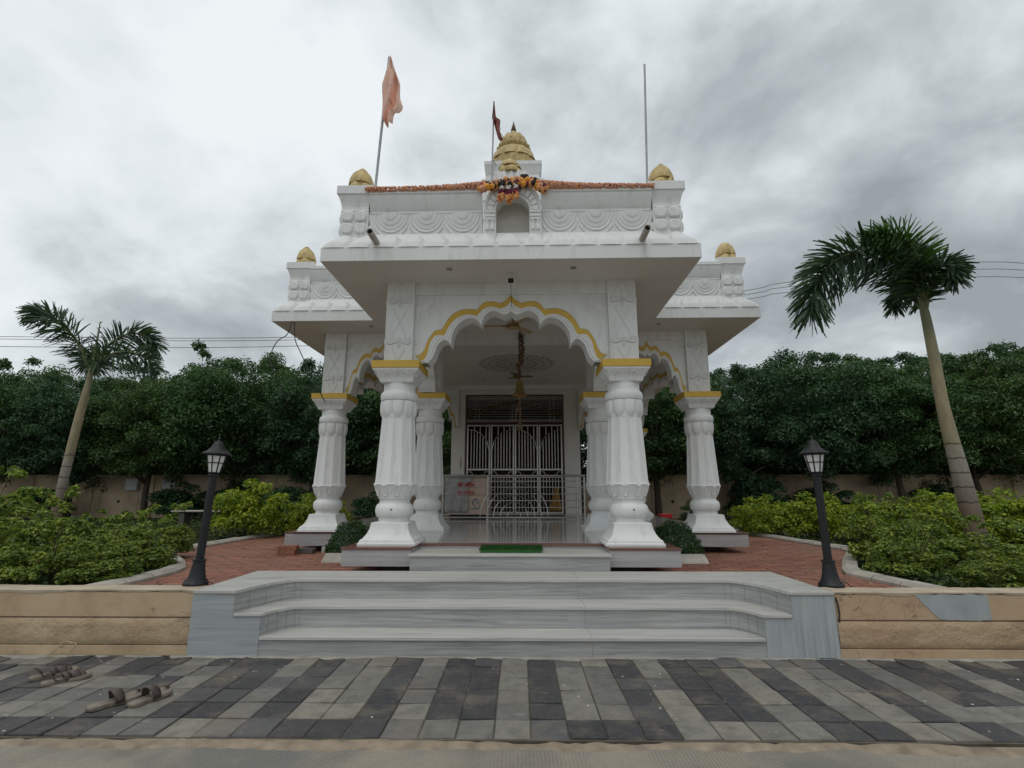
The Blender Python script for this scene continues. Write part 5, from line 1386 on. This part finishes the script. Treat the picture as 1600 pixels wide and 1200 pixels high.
row2 = [(-24.5, 26, 1, 1.22, 'far tree top peeping over the row at the left edge'), (-19.5, 25.6, 3, 1.20, 'far tree top behind the left palm trunk'), (-15.2, 26, 0, 1.22, 'far tree top under the right drooping frond of the left palm'),
        (-10.6, 25.5, 2, 1.26, 'far taller tree top left of the temple eave'), (-6.5, 26, 4, 1.16, 'far tree behind the left side arch'), (6.8, 26, 0, 1.10, 'far tree behind the right side arch'),
        (10.6, 25.8, 4, 1.15, 'far low tree top just right of the temple eave'), (14.6, 25.6, 2, 1.26, 'far tree top above the right garden lamp'), (18.6, 25.5, 1, 1.30, 'far tree top left of the right palm trunk'), (23.2, 26, 4, 1.34, 'far tall tree top right of the right palm trunk')]
for i, (x, y, v, sc, lab) in enumerate(row2): tree(x, y, 5 + i % 2, sc * .95, i * 2.1 + .4, lab, 'far trees beyond the boundary wall')

# ------------------------------------------------------------------ shrubs
def shrub_mesh(seed, mt, kind):
    r = np.random.default_rng(seed)
    if kind == 'rose':
        cs, rs = [], []
        for i in range(46):
            a = r.uniform(0, 2 * PI); q = math.sqrt(r.random()); h = r.uniform(.12, 1) * (1.02 - .35 * q)
            cs.append((.62 * q * math.cos(a), .62 * q * math.sin(a), .10 + h * .82)); rs.append(r.uniform(.10, .19))
        for i in range(11): a = r.uniform(0, 2 * PI); q = r.uniform(.2, .6); cs.append((q * math.cos(a), q * math.sin(a), r.uniform(.85, 1.25))); rs.append(r.uniform(.05, .085))
        P, Nn, T = clump_leaves(cs, rs, 84, seed, .75, .45); me = leaf_mesh('leaves', P, Nn, .076, .047, mt, .2, seed, T)
    elif kind == 'duranta':
        cs, rs = [], []
        for i in range(80):
            d = r.normal(size=3); d /= np.linalg.norm(d); d[2] = abs(d[2]); q = r.uniform(.45, 1.0)
            cs.append((d[0] * q * .85, d[1] * q * .75, .15 + d[2] * q * .88)); rs.append(r.uniform(.13, .24))
        P, Nn, T = clump_leaves(cs, rs, 85, seed, .8, .45)
        me = leaf_mesh('leaves', P, Nn, .085, .042, mt, .2, seed, np.clip(T + .08, 0, 1))
    else:
        n = 5200; d = r.normal(size=(n, 3)); d /= np.linalg.norm(d, axis=1, keepdims=True); d[:, 2] = np.abs(d[:, 2])
        q = r.uniform(.8, 1.03, (n, 1)) + .05 * np.sin(d[:, :1] * 9 + d[:, 1:2] * 7)
        P = d * q * np.array([.42, .42, .50]) + np.array([0, 0, .04]); Nn = d + r.normal(size=(n, 3)) * .5
        me = leaf_mesh('leaves', P, Nn, .042, .020, mt, .15, seed, np.clip(r.normal(.5, .25, n), 0, 1)); cs = [(0, 0, .3), (.1, .1, .35), (-.1, .05, .3), (0, -.1, .3)] * 3
    m = MB(); rr = random.Random(seed)
    for c in rr.sample(cs, 9): m.tube(smooth_path([(c[0] * .15, c[1] * .15, -.06), (c[0] * .5, c[1] * .5, c[2] * .5), c], 3), [.014, .012, .011, .010, .008, .006, .005], 5)
    return me, m
SH = {}
def shrub(kind, var, mt, name, label, cat, x, y, sx, sz, rot, group, z=.47):
    key = (kind, var, mt)
    o = empty(name, (x, y, z), rot); o.scale = (sx, sx, sz); tag(o, label, cat, group)
    if key not in SH:
        me, m = shrub_mesh(hash((kind, var)) % 1 + 31 * var + len(kind), M[mt], kind); s_ = m.build('stems', M['bark'], o); SH[key] = (me, s_.data)
        mesh_obj('leaves', me, o)
    else: mesh_obj('leaves', SH[key][0], o); mesh_obj('stems', SH[key][1], o)
    return o
gl, gr = 'rose bushes in the left flower bed', 'rose bushes in the right flower bed'
rl_ = [(-4.98, 6.45, .72, .62, 'small rose bush at the front corner of the left bed, by the kerb'), (-5.55, 6.35, .82, .68, 'low rose bush on the left garden wall edge, second from the left lamp'),
       (-6.25, 6.35, .85, .72, 'leafy rose bush at the wall edge in front of the left palm'), (-7.0, 6.5, .9, .8, 'rose bush at the front left corner of the photo'),
       (-5.15, 7.3, .78, .78, 'rose bush leaning over the paving left of the left lamp'), (-5.85, 7.4, .92, .92, 'tall sprouting rose bush in the middle of the left bed'), (-6.75, 7.5, .95, 1.0, 'full rose bush just in front of the left palm trunk'),
       (-7.7, 7.6, 1.0, 1.0, 'rose bush with yellow green leaves at the left edge'), (-5.75, 8.5, .85, .86, 'rose bush behind the left lamp beside the kerb bend'), (-6.7, 8.8, .95, 1.02, 'tall rose bush with long shoots right of the left palm'),
       (-7.9, 8.9, 1.0, 1.08, 'broad rose bush right of the foot of the left palm'), (-9.0, 8.7, 1.1, 1.2, 'tall rose bush left of the left palm trunk')]
for i, (x, y, sx, sz, lab) in enumerate(rl_): shrub('rose', i % 4, 'rose', 'rose_bush', lab, 'bush', x, y, sx * .86, sz * (.80 if x > -8 else .95) * (.86, 1.16, .95, 1.05, .78)[i % 5], i * 1.7, gl)
rr_ = [(5.05, 6.9, .80, .72, 'rose bush at the front corner of the right bed, overhanging the kerb'), (5.6, 6.2, .80, .62, 'low rose bush on the right wall edge beside the kerb'), (6.4, 6.3, .85, .62, 'dark rose bush on the wall edge in front of the right palm'),
       (7.2, 6.4, .85, .68, 'rose bush at the front right corner of the photo'), (5.45, 7.9, .9, .86, 'rose bush beside the right lamp'), (6.3, 7.3, .9, .80, 'rose bush left of the foot of the right palm'),
       (8.3, 7.6, .95, .95, 'rose bush right of the foot of the right palm'), (6.6, 8.6, .9, .85, 'rose bush behind the right lamp bed, below the hedge')]
for i, (x, y, sx, sz, lab) in enumerate(rr_): shrub('rose', (i + 1) % 4, 'rose', 'rose_bush', lab, 'bush', x, y, sx * .88, sz * .86 * (.9, .8, 1.1, .85, 1.15)[i % 5], i * 2.3 + 1, gr)
gh, gk = 'yellow green clipped shrubs on the left', 'yellow green hedge shrubs on the right'
for i, (x, y, sx, sz, lab, g_) in enumerate([
        (-6.35, 12.6, 1.12, 1.30, 'round yellow green shrub left of the outer left column, right of the lamp', gh), (-5.35, 13.4, .80, .95, 'yellow green shrub touching the outer left column', gh), (-5.75, 16.0, .9, .85, 'smaller green shrub seen between the left columns', gh),
        (6.2, 13.2, 1.0, .95, 'yellow green hedge shrub touching the outer right column', gk), (7.2, 12.6, 1.0, .98, 'yellow green hedge shrub left of the right lamp', gk), (7.75, 11.4, .95, .92, 'yellow green hedge shrub just right of the right lamp', gk),
        (8.0, 10.2, 1.1, 1.06, 'tall yellow green hedge shrub midway between right lamp and palm', gk), (9.2, 10.4, 1.1, 1.05, 'yellow green hedge shrub left of the right palm trunk', gk), (9.9, 9.7, 1.15, 1.12, 'yellow green hedge shrub right of the right palm trunk', gk),
        (10.8, 9.6, 1.1, 1.0, 'yellow green hedge shrub at the right edge of the photo', gk)]):
    shrub('duranta', i % 3, 'duranta', 'hedge_shrub', lab, 'shrub', x, y, sx, sz, i * 1.1, g_)
shrub('ball', 0, 'topiary', 'clipped_bush', 'small round clipped bush between the left outer column and the front plinth', 'bush', *TW(-2.68, 8.78, 0)[:2], .92, 1.12, 0, 'round clipped bushes in the plinth corners', .50)
shrub('ball', 0, 'topiary', 'clipped_bush', 'small round clipped bush between the right outer column and the front plinth', 'bush', *TW(2.62, 8.72, 0)[:2], 1.0, 1.12, 2, 'round clipped bushes in the plinth corners', .50)
for i, (x, y, sx, sz, lab) in enumerate([(-13.2, 20.6, 1.5, 1.35, 'dark understorey bush below the meter boxes'), (-11.2, 21, 1.4, 1.4, 'dark understorey bush behind the left lamp'), (-8.6, 19.5, 1.3, 1.3, 'dark understorey bush behind the round yellow green shrub'), (-5.4, 19.7, 1.0, 1.0, 'dark bush by the wall between the left columns'),
        (5.95, 17.6, .7, .75, 'small thin bush beside the red crate'), (9.4, 20.6, 1.4, 1.75, 'dark understorey bush behind the right hedge'), (12.2, 20.8, 1.4, 1.4, 'dark understorey bush behind the right lamp'), (16.4, 20.7, 1.3, 1.4, 'dark understorey bush left of the right palm trunk'), (-18.8, 20.5, 1.3, 1.2, 'dark understorey bush at the far left by the wall')]):
    shrub('duranta', i % 3, 'tree_b', 'dark_bush', lab, 'bush', x, y, sx, sz, i * 1.9, 'dark bushes along the boundary wall')
# low ground cover
def cover(name, poly, n, seed, h=.14):
    r = np.random.default_rng(seed); xs = [p[0] for p in poly]; ys = [p[1] for p in poly]; P = []
    def inside(x, y):
        c = False
        for i in range(len(poly)):
            (xa, ya), (xb, yb) = poly[i], poly[i - 1]
            if (ya > y) != (yb > y) and x < (xb - xa) * (y - ya) / (yb - ya) + xa: c = not c
        return c
    while len(P) < n:
        x, y = r.uniform(min(xs), max(xs)), r.uniform(min(ys), max(ys))
        if inside(x, y): P.append((x, y, .48 + r.uniform(0, h) * (.6 + .4 * math.sin(x * 3) * math.sin(y * 2.3))))
    P = np.array(P); Nn = r.normal(size=P.shape) * .6 + np.array([0, 0, .8])
    return tag(mesh_obj(name, leaf_mesh(name, P, Nn, .085, .034, M['cover'], .1, seed)), kind='stuff')
cover('ground_cover', [(-6.2, 9.5), (-6.15, 12), (-5.6, 17), (-5.5, 20), (-16, 20), (-13, 9.5)], 26000, 1)
cover('ground_cover', [(6.2, 9.8), (6.05, 12), (5.7, 17), (5.6, 20), (16, 20), (13, 9.8)], 20000, 2)
cover('ground_cover', [(-4.7, 5.9), (-4.7, 7.4), (-6.2, 9.5), (-11, 9.5), (-8, 5.9)], 9000, 3, .2)
cover('ground_cover', [(4.6, 5.9), (4.6, 7.2), (6.2, 9.8), (11, 9.8), (8, 5.9)], 9000, 4, .2)
cover('ground_cover', [(-2.25, 8.45), (-3.0, 8.45), (-3.0, 9.5), (-2.25, 9.5)], 900, 5, .08); cover('ground_cover', [(2.25, 8.45), (3.0, 8.45), (3.0, 9.5), (2.25, 9.5)], 900, 6, .08)

# ------------------------------------------------------------------ palms
def palm(x, y, z0, path, radii, fronds, label):
    """path and fronds in metres relative to the palm foot"""
    o = empty('foxtail_palm', (x, y, z0)); tag(o, label, 'palm tree', 'foxtail palms in the flower beds')
    P = smooth_path(path, 8); rr = np.interp(np.linspace(0, 1, len(P)), np.linspace(0, 1, len(radii)), radii)
    m = MB(); m.tube(P, list(rr), 16)
    for k in range(9):
        i = int(len(P) * (.12 + .07 * k)); p = P[min(i, len(P) - 1)]
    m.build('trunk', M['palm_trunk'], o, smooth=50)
    top = P[-1]
    for pts, dens, ll, mt, wid, seed in fronds:
        Q = smooth_path(pts, 8); r = np.random.default_rng(seed)
        m = MB(); m.tube([tuple(q) for q in Q], [.034 * (1 - .85 * i / (len(Q) - 1)) + .004 for i in range(len(Q))], 6); fr = m.build('frond', M['palm_stalk'], o, smooth=60)
        Qa = np.array([tuple(q) for q in Q]); V = []; F = []; T = []
        for i in range(dens):
            t = .09 + .91 * ((i + r.random()) / dens); f_ = t * (len(Qa) - 1); a = int(min(f_, len(Qa) - 2)); p = Qa[a] + (Qa[a + 1] - Qa[a]) * (f_ - a)
            tg = Qa[a + 1] - Qa[a]; tg /= np.linalg.norm(tg)
            n1_ = np.cross(tg, [0, 1, 0]); n1_ /= np.linalg.norm(n1_) + 1e-9; n2_ = np.cross(tg, n1_)
            ang = r.uniform(0, 2 * PI); out = n1_ * math.cos(ang) + n2_ * math.sin(ang)
            fwd = .30 + .5 * t; d = out * (1 - fwd * .35) + tg * fwd; d /= np.linalg.norm(d)
            L_ = ll * r.uniform(.75, 1.1) * (1 - .45 * max(0, t - .55) / .45) * (.6 + .4 * min(1, (t - .09) / .12))
            wv = np.cross(d, r.normal(size=3)); wv /= np.linalg.norm(wv); w_ = wid * r.uniform(.7, 1.15)
            b = len(V); g_ = np.array([0, 0, -1.0])
            for s_, ww in ((0, .35), (.35, 1), (.7, .95), (1.0, .45)):
                c = p + d * L_ * s_ + g_ * L_ * .22 * s_ * s_
                V.append(c - wv * w_ * ww / 2); V.append(c + wv * w_ * ww / 2)
            tone = r.random()
            for k in range(3): F.append((b + 2 * k, b + 2 * k + 1, b + 2 * k + 3, b + 2 * k + 2)); T.append(tone)
        me = bpy.data.meshes.new('leaflets'); me.from_pydata([tuple(v) for v in V], [], F); me.update()
        at = me.attributes.new('var', 'FLOAT', 'FACE'); at.data.foreach_set('value', T); me.materials.append(M[mt]); mesh_obj('leaflets', me, fr)
    return o
M['palm_stalk'] = plain('palm_stalk', (.15, .16, .07), .6, var=.2)
lx, ly, lz = -9.72, 11.0, .42
T_ = lambda l: [(a - lx, d, b - lz) for a, b, d in l]
palm(lx, ly, lz, T_([(-9.74, .42, 0), (-9.66, 1.89, 0), (-9.57, 3.1, 0), (-9.49, 3.92, 0), (-9.47, 4.35, 0)]), [.10, .09, .087, .084, .072, .055, .045],
     [(T_([(-9.49, 4.2, 0), (-9.80, 4.85, -.1), (-10.2, 5.28, -.2), (-10.6, 5.50, -.2), (-10.85, 5.54, -.2)]), 330, .54, 'palm', .036, 1), (T_([(-9.49, 4.2, 0), (-9.36, 4.85, .2), (-9.0, 5.18, .3), (-8.6, 5.12, .35), (-8.35, 4.85, .4)]), 270, .52, 'palm', .036, 2),
      (T_([(-9.47, 4.2, 0), (-9.1, 4.42, -.25), (-8.5, 4.55, -.4), (-7.95, 4.42, -.5), (-7.6, 4.12, -.5)]), 250, .48, 'palm', .036, 3), (T_([(-9.48, 4.2, 0), (-9.8, 4.6, .4), (-10.2, 4.75, .8), (-10.5, 4.62, 1.1)]), 170, .52, 'palm', .042, 4),
      (T_([(-9.47, 4.3, 0), (-9.46, 4.9, 0), (-9.46, 5.38, 0)]), 14, .15, 'palm_light', .02, 5)],
     'slender foxtail palm leaning right in the left bed, with short drooping fronds')
rx_, ry_, rz_ = 7.36, 8.5, .42
T_ = lambda l: [(a - rx_, d, b - rz_) for a, b, d in l]
palm(rx_, ry_, rz_, T_([(7.36, .42, 0), (7.24, 1.87, 0), (7.15, 2.92, 0), (7.14, 3.8, 0), (7.12, 4.55, 0), (7.10, 4.75, 0)]), [.158, .136, .108, .090, .084, .076, .066, .05],
     [(T_([(7.12, 4.55, 0), (6.95, 5.25, -.05), (6.55, 5.58, -.15), (6.05, 5.66, -.2), (5.55, 5.48, -.25), (5.15, 5.05, -.3), (4.98, 4.5, -.3)]), 640, .74, 'palm', .037, 11), (T_([(7.12, 4.6, 0), (7.0, 5.35, -.2), (6.75, 5.75, -.35), (6.4, 5.88, -.4), (6.15, 5.84, -.4)]), 330, .56, 'palm_light', .042, 12),
      (T_([(7.12, 4.6, 0), (7.14, 5.3, .1), (7.15, 5.6, .2), (7.2, 5.78, .2), (7.3, 5.80, .2)]), 400, .48, 'palm', .037, 13), (T_([(7.12, 4.6, 0), (7.14, 5.1, -.2), (7.18, 5.3, -.4), (7.24, 5.25, -.5), (7.25, 4.98, -.55)]), 320, .42, 'palm', .037, 14),
      (T_([(7.12, 4.6, 0), (7.14, 5.1, .3), (7.18, 5.3, .6), (7.22, 5.0, .8)]), 220, .40, 'palm', .040, 15), (T_([(7.10, 4.5, 0), (6.98, 5.3, -.1), (6.90, 5.75, -.1)]), 14, .14, 'palm_light', .02, 16)],
     'taller foxtail palm leaning left in the right bed, with one long arching frond')

# dry leaf litter on the courtyard bricks and soil
r_ = np.random.default_rng(21); n = 170
P = np.stack([np.where(r_.random(n) < .5, r_.uniform(-5.9, -3.3, n), r_.uniform(3.3, 5.8, n)), r_.uniform(6.0, 12, n), np.full(n, .536)], 1)
keep = np.array([kx(KL, p[1]) + .1 < p[0] < kx(KR, p[1]) - .1 for p in P]); P = P[keep]
M['litter'] = foliage('dry_leaf_litter', [(0, (.16, .10, .05)), (.5, (.30, .20, .09)), (1, (.40, .33, .16))], .1)
tag(mesh_obj('leaf_litter', leaf_mesh('leaf_litter', P, np.tile([0, 0, 1.], (len(P), 1)) + r_.normal(size=P.shape) * .25, .075, .035, M['litter'], -.08, 4)), kind='stuff')
